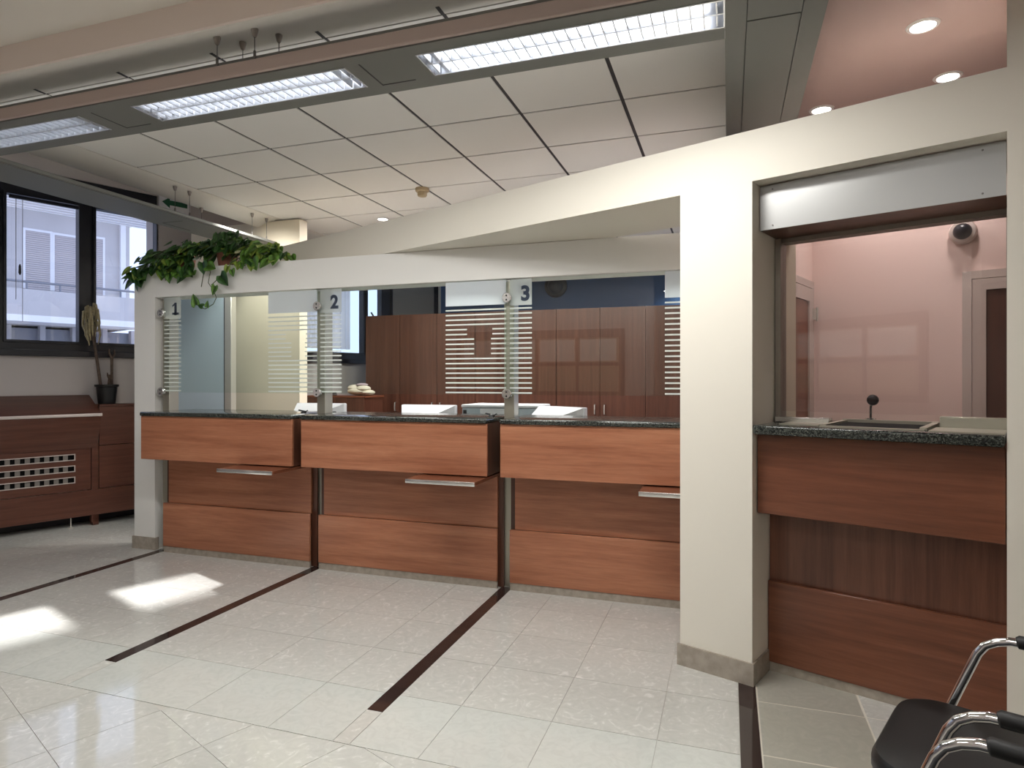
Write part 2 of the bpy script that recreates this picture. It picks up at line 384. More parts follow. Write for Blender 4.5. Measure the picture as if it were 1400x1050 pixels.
for i in range(-13, 10):
    for j in range(-4, 12):
        u0 = -2.509 + 0.405 * i; v0 = 0.669 + 0.4 * j      # u: along (ux,uy), v: along (-uy,ux)
        sq = [(u0 + du, v0 + dv) for du, dv in ((0, 0), (0.405, 0), (0.405, 0.4), (0, 0.4))]
        p = [(u * ux - v * uy, u * uy + v * ux) for u, v in sq]
        for h in ((0, 1, 2.1345), (1, 0, 0.04), (-1, 0, 6.2), (0, -1, -0.75), (-0.933, 0.36, 7.3)): p = clip(p, *h)
        tile(p, 'tile_marble')
pale = part('grout_bed', B(0.118, 1.9, 1.3, 4.2, -0.0035, -0.0006), 'grout_pale', floor)
for (x0, x1) in ((0.119, 0.541), (0.541, 0.95), (0.95, 1.36)):
    for (y0, y1) in ((1.72, 2.145), (2.145, 2.57), (2.57, 2.995), (2.995, 3.42)):
        p = clip(rect(x0, x1, y0, y1), 0.36, 0.933, 0.36 * 0.092 + 0.933 * 3.143 + 0.22)
        tile(p, 'tile_grey' if x0 < 0.5 else 'tile_marble', 0.004)

# ------------------------------------------------------------------ ceiling
ceil = struct('ceiling', B(-4.24, 0.06, 2.55, 9.35, 3.006, 3.12), 'groove', 'suspended ceiling of pale square panels with dark joints', 'ceiling')
CX = [-4.222 + 0.608 * k for k in range(8)]; CX[-1] = 0.05
CY = [2.56] + [3.09 + 0.578 * k for k in range(11)]
pm = {}
for a, b in zip(CX, CX[1:]):
    for c, d in zip(CY, CY[1:]):
        k = (round(b - a, 3), round(d - c, 3))
        if k not in pm:
            pm[k] = B(0.011, k[0] - 0.011, 0.008, k[1] - 0.008, 0, 0.0055).mesh('panel'); pm[k].materials.append(M['ceiling_board'])
        put('ceiling_panel', pm[k], None, ceil, T(a, c, 3.0))
# curved plaster borders (front cove with grooves, left cove), higher plaster ceiling around
prof = [(2.56, 3.0), (2.50, 3.0), (2.44, 2.992), (2.36, 2.965), (2.29, 2.935), (2.235, 2.915), (2.20, 2.908), (2.188, 2.915), (2.187, 3.03), (2.187, 3.12), (2.56, 3.12)]
part('front_cove', MB().prism(prof, -4.5, 0.05, 'x'), 'plaster', ceil)
part('cove_fascia', B(-4.5, 0.05, 2.172, 2.187, 2.905, 3.03), 'plaster_pink_lit', ceil)
for k in range(8):
    part('joint_strip', B(CX[k] - 0.009, CX[k] + 0.009, 2.50, 2.562, 2.9985, 3.0005), 'groove', ceil)
prof = [(-4.222, 3.0), (-4.28, 3.0), (-4.33, 2.992), (-4.40, 2.97), (-4.46, 2.948), (-4.50, 2.942), (-4.505, 2.95), (-4.505, 3.6), (-4.222, 3.6)]
part('left_cove', MB().prism(prof, 2.2, 8.4, 'y'), 'plaster', ceil)
part('upper_ceiling', MB().prism([(-10.4, -6.1), (-4.45, -6.1), (-4.45, 8.1), (-4.92, 8.1)], 3.6, 3.7), 'plaster', ceil)
part('near_ceiling', B(-4.5, 3.6, -6.1, 2.187, 3.03, 3.12), 'plaster', ceil)
part('rose_ceiling', B(0.33, 4, -1.3, 7.5, 2.90, 2.99), 'paint_pink_ceiling', ceil)

# ------------------------------------------------------------------ walls
# partition over the counters (plane Y = 4.08)
AF, AB = 4.08, 4.28
mb = B(-4.715, -4.492, AF, AB, 0, 2.31); mb.box(-4.492, 0.1, AF, AB, 2.087, 2.31)
struct('wall_middle', mb, 'paint_white', 'white pier and lintel framing the three teller windows', 'wall')
mb = B(-4.727, -4.482, AF - 0.012, AF, 0, 0.10); mb.box(-4.492, -4.482, AF, AF + 0.03, 0, 0.10); mb.box(-4.727, -4.715, AF, AB, 0, 0.1)
struct('baseboard_left', mb, 'skirting', 'grey-brown stone skirting round the white pier', 'baseboard')
# angled wall with the cash window: pier, band, tall right pier
TB = 0.60
mb = MB()
mb.box(-4.2, 3.2, 0, TB, 2.313, 2.548); mb.box(-0.341, 0.012, 0, 0.50, 0, 2.313); mb.box(0.937, 3.2, 0, TB, 0, 2.313)
mb.box(0.937, 3.2, 0, TB, 2.548, 2.90)
struct('wall_right', mb, 'paint_cream', 'cream angled wall with long sloping-looking band, pier and cash window', 'wall', FB)
mb = B(-0.352, 0.022, -0.012, 0, 0, 0.103); mb.box(0.012, 0.022, 0, 0.215, 0, 0.103)
struct('baseboard_right', mb, 'skirting', 'grey-brown stone skirting round the cream pier', 'baseboard', FB)
# window wall on the left
mb = MB()
SILL = 1.685; TOPW = 3.385
mb.box(-9, 9, 0, 0.3, 0, SILL); mb.box(-9, 9, 0, 0.3, TOPW, 3.62)
for a, b in ((-9, -0.30), (2.87, 4.30), (7.05, 9)): mb.box(a, b, 0, 0.3, SILL, TOPW)
mb.box(2.87, 3.085, 0.0, 0.3, 3.30, TOPW)
struct('wall_left', mb, 'paint_wall', 'greyish plaster window wall behind the radiator cabinet', 'wall', FL)
struct('wall_back', B(-4.42, 0.9, 9.25, 9.4, 0, 3.05), 'paint_blue', 'dark blue wall above the office cupboards', 'wall')
struct('wall_rear', B(-4.7, -1.0, -1.2, -1.0, 0, 3.03), 'paint_wall', 'wall behind the photographer carrying the notice board', 'wall')
m_ = MB()
m_.box(-10.4, 3.6, -6.2, -6.0, 0, 3.65)
struct('wall_entrance', m_, 'paint_wall', 'plain end wall of the hall far behind the photographer', 'wall')
struct('wall_side', B(3.4, 3.6, -6.1, 7.5, 0, 3.03), 'paint_cream', 'end wall of the hall out of view', 'wall')
CW = 2.10
mb = B(-0.28, 3.2, CW, CW + 0.12, 0, 2.92)
struct('wall_far', mb, 'paint_pink', 'pink rear wall of the cash room', 'wall', FB)
struct('wall_inner', B(-0.40, -0.28, TB - 0.05, CW + 0.12, 0, 2.56), 'paint_pink', 'pink side wall of the cash room with a framed door', 'wall', FB)
mb = B(-5.34, -3.99, 5.30, 5.42, 0, 2.985); mb.box(-5.34, -5.22, 5.42, 7.0, 0, 2.985);
struct('wall_closet', mb, 'paint_tan', 'cream partition standing behind the first teller window', 'wall')

# ------------------------------------------------------------------ windows in the left wall
def window(name, label, s0, s1, panes, z0, z1, panetop):
    win = tag(thing(name, label, 'window', FL), kind='structure')
    fr = MB(); y0, y1 = 0.03, 0.10
    fr.box(s0, s1, y0, y1, z0, 1.78); fr.box(s0, s1, y0, y1, panetop, z1)
    edges = [s0] + [e for p in panes for e in p] + [s1]
    for a, b in zip(edges[::2], edges[1::2]): fr.box(a, b, y0, y1, 1.78, panetop)
    part('window_frame', fr, 'black_metal', win)
    for a, b in panes:
        sa = MB(); t = 0.022
        sa.box(a - t, a, 0.0, 0.03, 1.78 - t, panetop + t); sa.box(b, b + t, 0.0, 0.03, 1.78 - t, panetop + t)
        sa.box(a, b, 0.0, 0.03, 1.78 - t, 1.78); sa.box(a, b, 0.0, 0.03, panetop, panetop + t)
        s = part('sash', sa, 'black_metal', win)
        part('pane', B(a, b, 0.05, 0.058, 1.78, panetop), 'glass_window', s)
    part('window_sill', B(s0, s1, -0.06, 0.05, z0 - 0.055, z0 + 0.004, bev=0.004), 'black_metal', win)
    return win
w1 = window('window_1', 'black metal double window above the radiator cabinet', 1.36, 3.08, [(1.565, 2.14), (2.29, 2.86)], SILL, 3.30, 3.13)
part('head_rail', B(1.36, 2.868, 0.02, 0.1, 3.3, TOPW), 'black_metal', w1)
window('window_2', 'black metal double window out of view beside the first one', -0.30, 1.36, [(-0.08, 0.49), (0.64, 1.21)], SILL, TOPW, 3.13)
w3 = window('window_3', 'black metal office window behind the second teller window', 4.30, 7.05, [(4.44, 5.58), (5.66, 5.90), (6.11, 6.93)], SILL, TOPW, 3.13)
part('closed_blind', B(6.11, 6.93, 0.004, 0.02, 1.80, 3.13), 'slat', w3)
part('casement_handle', MB().tube([(5.70, -0.01, 2.15), (5.70, -0.05, 2.15), (5.71, -0.055, 2.22), (5.72, -0.05, 2.30), (5.70, -0.02, 2.36)], 0.012), 'black_plastic', w3)
bl = thing('blind_headrail', 'thin blind rail with cords at the top of the black window', 'blind', FL)
part('rail', B(1.58, 2.13, -0.03, 0.0, 3.085, 3.115), 'black_metal', bl)
part('cord', MB().tube([(1.63, -0.02, 3.09), (1.63, -0.02, 2.15)], 0.003, 5), 'slat', bl)
part('cord', MB().tube([(1.68, -0.02, 3.09), (1.68, -0.02, 1.95)], 0.0025, 5), 'slat', bl)
part('cord_pull', MB().lathe([(0.004, 2.48), (0.010, 2.46), (0.012, 2.40), (0.004, 2.38)], 8, (1.66, -0.02, 0)), 'black_plastic', bl)
# folded vertical curtain in the office window
cu = thing('window_curtain', 'pale hanging curtain half across the office window', 'curtain', FL)
rows = []
for z in (1.82, 3.2):
    rows.append([(4.42 + 0.92 * i / 80, -0.03 + 0.022 * math.sin(i * 0.95), z) for i in range(81)])
part('cloth', MB().loft(rows, caps=False, closed=False), 'curtain', cu)
part('curtain_rail', B(4.35, 6.0, -0.05, -0.01, 3.2, 3.23), 'aluminium', cu)

# sign
sg = thing('direction_sign', 'white exit sign plate with a green arrow on the wall', 'sign', FL @ T(3.045, 0, 3.335))
part('plate', B(-0.165, 0.165, -0.012, -0.001, -0.105, 0.105), 'sign_white', sg)
part('arrow', MB().prism([(-0.135, 0), (-0.055, 0.058), (-0.055, 0.026), (0.13, 0.026), (0.13, -0.026), (-0.055, -0.026), (-0.055, -0.058)], -0.0145, -0.0118, 'y'), 'green_paint', sg)

# ------------------------------------------------------------------ teller counters
def make_counter(tray):
    t = thing('teller_counter', 'x', 'counter')
    part('front_panel', B(0, 1.41, -0.23, -0.21, 0.785, 1.122, bev=0.0015), 'wood', t)
    part('side_panel', B(0, 0.018, -0.2095, 0.02, 0.785, 1.122), 'wood_edge', t)
    part('side_panel', B(1.392, 1.41, -0.2095, 0.02, 0.785, 1.122), 'wood_edge', t)
    part('bottom_panel', B(0.0185, 1.3915, -0.2095, 0.02, 0.785, 0.80), 'wood_edge', t)
    part('granite_top', B(0.0, 1.41, -0.246, 0.33, 1.1225, 1.154, bev=0.010, seg=3), 'granite', t)
    part('upper_panel', B(0.018, 1.392, 0.018, 0.036, 0.402, 0.80), 'wood', t)
    part('lower_panel', B(-0.012, 1.40, -0.012, 0.008, 0.05, 0.402, bev=0.002), 'wood', t)
    part('carcass', B(-0.02, 1.430, 0.040, 0.055, 0, 1.12), 'wood_edge', t)
    part('plinth', B(-0.01, 1.398, -0.006, 0.01, 0, 0.05), 'skirting', t)
    sh = part('bag_shelf', B(tray, tray + 0.47, -0.428, 0.018, 0.757, 0.777), 'wood_left', t)
    part('shelf_edge', B(tray - 0.001, tray + 0.471, -0.44, -0.428, 0.752, 0.779, bev=0.003, seg=2), 'steel_bright', sh)
    return t
c1 = make_counter(0.938)
c1['label'] = 'first red-brown wood teller counter with granite top, beside the white pier'
c1.location = (-4.36, 4.06, 0); c1['group'] = 'teller counters in a row'
c2 = copy_tree(c1); c2.location = (-2.872, 4.06, 0); c2['label'] = 'middle red-brown wood teller counter under window number 2'
c3 = copy_tree(c1); c3.location = (-1.372, 4.06, 0); c3['label'] = 'third red-brown wood teller counter, cut off by the cream pier'
c3.scale = (0.955, 1, 1)

PX = (-4.42, -2.911, -1.412)
p0 = None
POSTL = ('steel post with round clamps against the white pier', 'steel post with round clamps left of the middle window', 'steel post with round clamps right of the middle window')
for i, x in enumerate(PX):
    if p0 is None:
        p0 = p = thing('steel_post', POSTL[0], 'post', T(x, 4.15), 'glass-carrying steel posts')
        part('shaft', B(-0.036, 0.036, -0.028, 0.07, 0, 2.085, bev=0.003), 'steel', p)
        part('post_cap', B(-0.038, 0.06, -0.03, 0.075, 2.07, 2.086), 'steel_bright', p)
        for z in (1.955, 1.308):
            cl = part('glass_clamp', MB().lathe([(0.012, -0.028), (0.012, -0.062), (0.033, -0.062), (0.034, -0.068), (0.034, -0.082), (0.030, -0.087), (0.0, -0.087)], 24, (0, 0, z), 'y'), 'steel_bright', p)
            for dz in (-0.014, 0.014): part('pin_hole', MB().lathe([(0.006, -0.086), (0.006, -0.0885), (0.0, -0.0885)], 10, (0, 0, z + dz), 'y'), 'black_plastic', cl)
    else:
        p = copy_tree(p0); p.matrix_world = T(x, 4.15); p['label'] = POSTL[i]

# glass panes with printed bands and numbers
def text_mesh(body, size, ext=0.0006):
    c = bpy.data.curves.new('txt', 'FONT'); c.body = body; c.size = size; c.extrude = ext; c.offset = size * 0.04; c.align_x = 'CENTER'
    o = bpy.data.objects.new('txt', c); COL.objects.link(o)
    dg = bpy.context.evaluated_depsgraph_get(); me = bpy.data.meshes.new_from_object(o.evaluated_get(dg))
    bpy.data.objects.remove(o); bpy.data.curves.remove(c); return me
GY = 4.098
STR = {}
PANES = [(-4.415, -2.925, -4.235, -3.372), (-2.905, -1.422, -2.715, -1.872), (-1.402, 0.06, -1.243, -0.376)]
for i, (x0, x1, lb, rb) in enumerate(PANES):
    g = thing('glass_screen', ('clear glass screen of the window beside the white pier', 'clear glass screen of the middle teller window', 'clear glass screen of the window beside the cream pier')[i], 'glass', T(0, GY), 'teller window glass screens')
    part('glass_pane', B(x0, x1, 0, 0.010, 1.302, 2.084), 'glass', g)
    part('printed_block', B(x0 + 0.004, lb, -0.0012, -0.0004, 1.905, 2.08), 'film_pale' , g)
    part('printed_block', B(rb, x1 - 0.004, -0.0012, -0.0004, 1.915, 2.08), 'film_white', g)
    me = text_mesh(str(i + 1), 0.135)
    if i == 0:
        bb = bmesh.new(); bb.from_mesh(me); bb2 = B(-0.034, 0.034, 0, 0.017, -0.0006, 0.0006).mesh('serif'); bb.from_mesh(bb2)
        bb2 = MB().prism([(-0.032, 0.064), (0.0, 0.085), (0.0, 0.099), (-0.032, 0.078)], -0.0006, 0.0006).mesh('serif'); bb.from_mesh(bb2); bb.to_mesh(me); bb.free()
    put('printed_number', me, 'film_digit', g, Matrix.Translation(((x0 + lb) / 2 + 0.035, -0.003, 1.938)) @ Matrix.Rotation(PI / 2, 4, 'X'))
    def stripe(a, b, z):
        k = round(b - a, 4)
        if k not in STR:
            STR[k] = B(0, k, -0.0012, -0.0004, -0.005, 0.005).mesh('stripe'); STR[k].materials.append(M['film_line'])
        put('printed_stripe', STR[k], None, g, T(a, 0, z))
    for k in range(18):
        z = 1.885 - 0.0335 * k
        stripe(x0 + 0.004, lb, z)
        wd = x1 - 0.004 - rb
        if k in (4, 5): sp = ((0, 0.36), (0.78, 1))
        elif k in (6, 7, 8, 9): sp = ((0, 0.48), (0.76, 1))
        else: sp = ((0, 1),)
        for a, b in sp: stripe(rb + a * wd, rb + b * wd, z)

# ------------------------------------------------------------------ cash counter and window in the angled wall
cc = thing('cash_counter', 'tall wood cash counter with thick granite top in the angled wall', 'counter', FB)
part('granite_top', B(0.018, 0.931, -0.012, 0.56, 1.153, 1.196, bev=0.010, seg=3), 'granite', cc)
part('front_panel', B(0.016, 0.932, 0.055, 0.075, 0.785, 1.150, bev=0.003), 'wood_left', cc)
part('recess_panel', B(0.016, 0.932, 0.232, 0.25, 0.43, 0.9), 'wood_recess', cc)
part('lower_panel', B(0.016, 0.932, 0.205, 0.225, 0.045, 0.436, bev=0.003), 'wood_left', cc)
part('under_panel', B(0.016, 0.932, 0.076, 0.25, 0.79, 0.81), 'wood_edge', cc)
part('plinth', B(0.024, 0.932, 0.212, 0.23, 0, 0.045), 'skirting', cc)
part('steel_plate', B(0.69, 0.93, 0.03, 0.28, 1.1965, 1.2015), 'steel', cc)
part('steel_plate', B(0.10, 0.268, 0.10, 0.28, 1.1965, 1.2015), 'steel', cc)
# pay tray let into the granite
tr = thing('cash_tray', 'shallow dark steel pass-through tray on the cash counter', 'tray', FB)
m = B(0.285, 0.675, 0.05, 0.075, 1.1965, 1.203); m.box(0.285, 0.675, 0.475, 0.50, 1.1965, 1.212); m.box(0.285, 0.305, 0.075, 0.475, 1.1965, 1.207); m.box(0.655, 0.68, 0.075, 0.475, 1.1965, 1.210)
part('tray_rim', m, 'steel', tr)
part('tray_dish', B(0.305, 0.655, 0.075, 0.475, 1.1963, 1.1975), 'vent_dark', tr)
# microphone
mic = thing('counter_microphone', 'small black round microphone on a bent chrome stem', 'microphone', FB @ T(0.40, 0.40, 1.2125) @ Matrix.Scale(1.2, 4))
part('stem', MB().tube([(0, 0.09, 0.0), (0.0, 0.09, 0.045), (0.004, 0.085, 0.062), (0.008, 0.075, 0.07)], 0.005, 8), 'chrome', mic)
part('microphone_base', MB().lathe([(0.018, 0), (0.018, 0.005), (0.0, 0.006)], 16, (0, 0.09, 0)), 'chrome', mic)
part('microphone_head', MB().lathe([(0.0, 0.062), (0.012, 0.062), (0.020, 0.066), (0.022, 0.074), (0.020, 0.084), (0.0, 0.086)], 20, (0.010, 0, 0.078), 'y'), 'black_plastic', mic)
# roller shutter housing and frame of the cash window
sb = thing('shutter_housing', 'long brushed metal roller shutter box over the cash window', 'shutter box', FB)
part('housing_front', B(0.018, 0.932, 0.088, 0.094, 2.10, 2.306), 'shutter_metal', sb)
part('housing_base', B(0.018, 0.932, 0.095, 0.329, 2.10, 2.108), 'wood_edge', sb)
for x in (0.075, 0.86):
    for z in (2.118, 2.285): part('screw', MB().lathe([(0.004, 0.088), (0.004, 0.0855), (0.0, 0.085)], 8, (x, 0, z), 'y'), 'screw', sb)
cf = thing('cash_window', 'grey metal framed cash window with clear glass', 'window', FB)
part('window_frame', B(0.016, 0.042, 0.31, 0.40, 1.1975, 2.098), 'cash_frame', cf)
part('window_frame', B(0.924, 0.934, 0.31, 0.40, 1.1975, 2.098), 'cash_frame', cf)
part('window_frame', B(0.042, 0.924, 0.33, 0.40, 2.078, 2.112), 'cash_frame', cf)
part('glass_pane', B(0.042, 0.924, 0.346, 0.356, 1.248, 2.078), 'glass_cash', cf)
part('sill_rail', B(0.022, 0.268, 0.285, 0.345, 1.1965, 1.222, bev=0.003), 'steel_bright', cf)
part('sill_rail', B(0.70, 0.93, 0.285, 0.345, 1.1965, 1.246, bev=0.003), 'steel', cf)
jm = B(0.0125, 0.03, 0.41, 0.605, 1.197, 2.31)
struct('trim_1', jm, 'paint_tan', 'tan inner jamb of the cash window', 'trim', FB)

# cash room: doors and dome camera
d2 = tag(thing('door_2', 'aluminium framed dark wood door in the pink rear wall', 'door', FB @ T(0.632, CW, 0)), kind='structure')
m = MB(); m.box(0, 0.05, -0.02, 0.01, 0, 2.10); m.box(0.05, 0.95, -0.02, 0.01, 2.05, 2.10); m.box(0.95, 1.0, -0.02, 0.01, 0, 2.1)
part('door_frame', m, 'alu_trim', d2)
m = MB(); m.box(0.055, 0.125, -0.03, 0.0, 0.02, 2.045); m.box(0.125, 0.88, -0.03, 0, 1.975, 2.045); m.box(0.88, 0.945, -0.03, 0, 0.02, 2.045)
part('leaf_frame', m, 'alu_trim', d2)
part('door_panel', B(0.125, 0.88, -0.018, -0.005, 0.02, 1.975), 'wood_dark', d2)
part('door_handle', MB().tube([(0.085, -0.03, 1.005), (0.085, -0.065, 1.005), (0.10, -0.07, 1.008), (0.15, -0.072, 1.006), (0.205, -0.070, 0.998)], 0.010, 8), 'aluminium', d2)
part('lock_button', MB().lathe([(0.010, -0.03), (0.010, -0.04), (0, -0.041)], 10, (0.085, 0, 1.045), 'y'), 'aluminium', d2)
d3 = tag(thing('door_3', 'aluminium framed dark wood door in the pink side wall', 'door', FB @ Matrix.Translation((-0.28, CW - 0.03, 0)) @ Matrix.Rotation(-PI / 2, 4, 'Z')), kind='structure')
m = MB(); m.box(0, 0.05, -0.002, 0.02, 0, 2.12); m.box(0.05, 0.95, -0.002, 0.02, 2.07, 2.12); m.box(0.95, 1.0, -0.002, 0.02, 0, 2.12)
part('door_frame', m, 'alu_trim', d3)
m = MB(); m.box(0.055, 0.15, 0, 0.03, 0.02, 2.06); m.box(0.15, 0.85, 0, 0.03, 1.965, 2.06); m.box(0.85, 0.945, 0, 0.03, 0.02, 2.06)
part('leaf_frame', m, 'alu_trim', d3)
part('door_panel', B(0.15, 0.85, 0.003, 0.018, 0.02, 1.965), 'wood_left', d3)
m = B(0.02, 0.075, 0.03, 0.045, 1.84, 1.92); m.lathe([(0.009, 1.83), (0.009, 1.93)], 8, (0.035, 0.05, 0))
part('hinge', m, 'aluminium', d3)
dc = thing('dome_camera', 'dark dome security camera with pink-grey collar on the pink wall', 'camera', FB @ T(0.636, CW, 2.355))
part('collar', MB().lathe([(0.075, 0.0), (0.078, -0.03), (0.070, -0.055), (0.05, -0.06)], 28, (0, 0, 0), 'y'), 'alu_trim', dc)
part('dome', MB().lathe([(0.052, -0.058), (0.050, -0.075), (0.042, -0.092), (0.028, -0.104), (0.012, -0.109), (0, -0.11)], 28, (0, 0, 0), 'y'), 'black_metal', dc)

# recessed downlights
DL = [(0.779, 3.126, 2.9, 'recessed glowing downlight in the pink ceiling, highest of the three'), (1.027, 3.692, 2.9, 'recessed glowing downlight in the pink ceiling above the shutter box'),
      (0.488, 3.917, 2.9, 'recessed glowing downlight in the pink ceiling beside the grey metal channel'), (-3.25, 5.62, 3.0, 'round glowing downlight in the panel ceiling above the band')]
for x, y, z, lb in DL:
    d = thing('recessed_downlight', lb, 'downlight', T(x, y, z), 'recessed downlights in the pink ceiling' if z < 3 else None)
    part('trim_ring', MB().lathe([(0.046, -0.001), (0.048, -0.006), (0.060, -0.005), (0.064, 0.0), (0.046, -0.0005)], 28), 'sign_white', d)
    part('lamp_face', MB().lathe([(0.0, -0.004), (0.046, -0.003), (0.046, -0.001), (0.0, -0.001)], 28), 'lamp_glow', d)
sd = thing('smoke_detector', 'small beige smoke detector under the panel ceiling', 'detector', T(-2.42, 4.83, 3.0))
part('detector_base', MB().lathe([(0.058, 0.0), (0.058, -0.022), (0.050, -0.03), (0.0, -0.03)], 24), 'detector', sd)
part('detector_head', MB().lathe([(0.040, -0.03), (0.040, -0.058), (0.034, -0.066), (0.0, -0.067)], 24), 'detector', sd)

# ------------------------------------------------------------------ suspended light channels
BZ = 2.75
blade = B(-0.0025, 0.0025, -0.037, 0.037, 0.0, 0.032).mesh('blade'); blade.materials.append(M['louver'])
def luminaire(parent, x0, x1, y0, y1, tube):
    l = part('luminaire', MB().box(x0 - 0.006, x1 + 0.006, y0 - 0.006, y0, -0.003, 0.05).box(x0 - 0.006, x1 + 0.006, y1, y1 + 0.006, -0.003, 0.05)
             .box(x0 - 0.006, x0, y0, y1, -0.003, 0.05).box(x1, x1 + 0.006, y0, y1, -0.003, 0.05).box(x0, x1, y0, y1, 0.066, 0.070)
             .box(x0, x1, (y0 + y1) / 2 - 0.003, (y0 + y1) / 2 + 0.003, 0.0, 0.05), 'louver', parent)
    yc = ((y0 * 3 + y1) / 4, (y0 + y1 * 3) / 4)
    for y in yc: part('fluorescent_tube', MB().tube([(x0 + 0.05, y, 0.048), (x1 - 0.05, y, 0.048)], 0.012, 10), tube, l)
    n = 26
    for i in range(n):
        for y in yc: put('louver_blade', blade, None, l, T(x0 + (x1 - x0) * (i + 0.5) / n, y, 0.0))
lc = thing('light_channel', 'long grey suspended metal light channel with three louvred fluorescent lamps', 'light', T(0, 0, BZ))
L3 = [(-4.36, -3.15), (-2.785, -1.575), (-1.225, -0.018)]
y0, y1, gy0, gy1 = 2.325, 2.672, 2.398, 2.575
m = MB()
m.box(-5.2, -0.014, y0, gy0 - 0.006, 0, 0.012); m.box(-5.2, -0.014, gy1 + 0.006, y1, 0, 0.012)
xs = [-5.2] + [v for a, b in L3 for v in (a - 0.006, b + 0.006)] + [-0.014]
for a, b in zip(xs[::2], xs[1::2]):
    if b - a > 0.005: m.box(a, b, gy0 - 0.006, gy1 + 0.006, 0, 0.012)
m.box(-5.2, -0.014, y0, y0 + 0.008, 0.012, 0.085); m.box(-5.2, -0.014, y1 - 0.008, y1, 0.012, 0.085); m.box(-5.2, -0.014, y0 + .008, y1 - .008, 0.075, 0.085)
part('channel_body', m, 'grey_metal', lc)
part('channel_lip', B(-5.2, -0.014, y0 - 0.022, y0 - 0.0005, 0.004, 0.062, bev=0.004), 'lip_rose_reflect', lc)
for (a, b), tb in zip(L3, ('tube_low', 'tube_mid', 'tube')): luminaire(lc, a, b, gy0, gy1, tb)
for a in (-3.05, -1.50):                                   # access panels between the lamps
    part('panel_joint', MB().box(a, a + 0.006, gy0 - 0.01, gy1 + 0.02, -0.0012, 0.001).box(a, a + 0.17, gy1 + 0.012, gy1 + 0.018, -0.0012, 0.001), 'groove', lc)
def cable(parent, x, y, zt, zb):
    c = part('suspension_cable', MB().tube([(x, y, zb), (x, y, zt)], 0.0022, 6), 'screw', parent)
    part('cable_grip', MB().lathe([(0.004, zb), (0.006, zb + 0.004), (0.006, zb + 0.03), (0.003, zb + 0.035)], 8, (x, y, 0)), 'screw', c)
    part('ceiling_fixing', MB().lathe([(0.016, zt), (0.016, zt - 0.006), (0.010, zt - 0.03), (0.006, zt - 0.036), (0, zt - 0.036)], 12, (x, y, 0)), 'fixing', c)
for x in (-2.17, -1.965): cable(lc, x, 2.30, 2.938 - BZ, 0.06)
for x in (-2.17, -1.965): cable(lc, x, 2.46, 2.993 - BZ, 0.085)
lc2 = thing('light_channel', 'plain dark grey suspended metal channel running past the window', 'light', T(0, 0, BZ))
m = B(-4.68, -4.285, 2.675, 7.8, 0, 0.012); m.box(-4.68, -4.672, 2.675, 7.8, 0.012, 0.03); m.box(-4.293, -4.285, 2.675, 7.8, 0.012, 0.03); m.box(-4.672, -4.293, 2.675, 7.8, 0.02, 0.03)
m.box(-4.68, -4.285, -0.9, 2.29, 0, 0.085)
part('channel_body', m, 'grey_metal', lc2)
part('channel_lip', B(-4.2845, -4.266, 2.675, 7.8, 0.003, 0.030, bev=0.004), 'grey_metal', lc2)
part('panel_joint', MB().box(-4.60, -4.38, 4.25, 4.256, -0.0012, 0.001).box(-4.60, -4.594, 4.25, 4.55, -0.0012, 0.001), 'groove', lc2)
for y in (4.1, 4.25, 5.0, 5.2): cable(lc2, -4.30, y, 2.99 - BZ, 0.03)
for y in (4.55, 5.5): cable(lc2, -4.47, y, 2.943 - BZ, 0.03)
# wide channel at the right end
tk = thing('ceiling_channel', 'wide grey metal ceiling channel running back beside the pink ceiling', 'channel', T(0, 0, BZ))
X0, X1, GA, GB = -0.013, 0.337, 0.066, 0.253
m = MB(); m.box(X0, GA - 0.003, 0.4, 7.4, 0, 0.012); m.box(GB + 0.003, X1, 0.4, 7.4, 0, 0.012); m.box(X0, X0 + 0.008, 0.4, 7.4, 0.012, 0.30); m.box(X1 - 0.008, X1, 0.4, 7.4, 0.012, 0.30)
m.box(X0 + .008, X1 - .008, 0.4, 7.4, 0.020, 0.024)
part('channel_body', m, 'grey_metal', tk)
part('channel_panel', B(GA, GB, 2.575, 7.4, 0.001, 0.014), 'grey_metal', tk)
part('channel_panel', B(GA, GB, 0.4, 2.566, 0.001, 0.014), 'grey_metal', tk)

# ------------------------------------------------------------------ left radiator cabinet
RY = -0.27                                                 # front plane of the cabinet, in front of the wall
rc = thing('radiator_cabinet', 'long wood radiator cabinet with sloping desk top under the window', 'cabinet', FL)
sl_ = [(-0.01, 1.255), (-0.06, 1.255), (-0.40, 1.082), (-0.40, 1.062), (-0.28, 0.75), (-0.262, 0.75), (-0.262, 0.79), (-0.01, 0.79)]
part('sloping_desk', MB().prism(sl_, -1.0, 2.21, 'x'), 'wood_radiator_dim', rc)
part('desk_edge', B(-1.0, 2.215, -0.409, -0.398, 1.058, 1.086, bev=0.003, seg=2), 'alu_trim', rc)
part('end_panel', MB().prism([(0, 1.165), (-0.10, 1.165), (RY + 0.01, 0.0), (0, 0.0)][:2] + [(RY + 0.02, 1.165), (RY + 0.02, 0.12), (0, 0.12)], 2.211, 2.228, 'x'), 'wood_edge', rc)
def vent_panel():
    m = MB(); z = (0.42, 0.49, 0.535, 0.605, 0.65, 0.715)
    return m
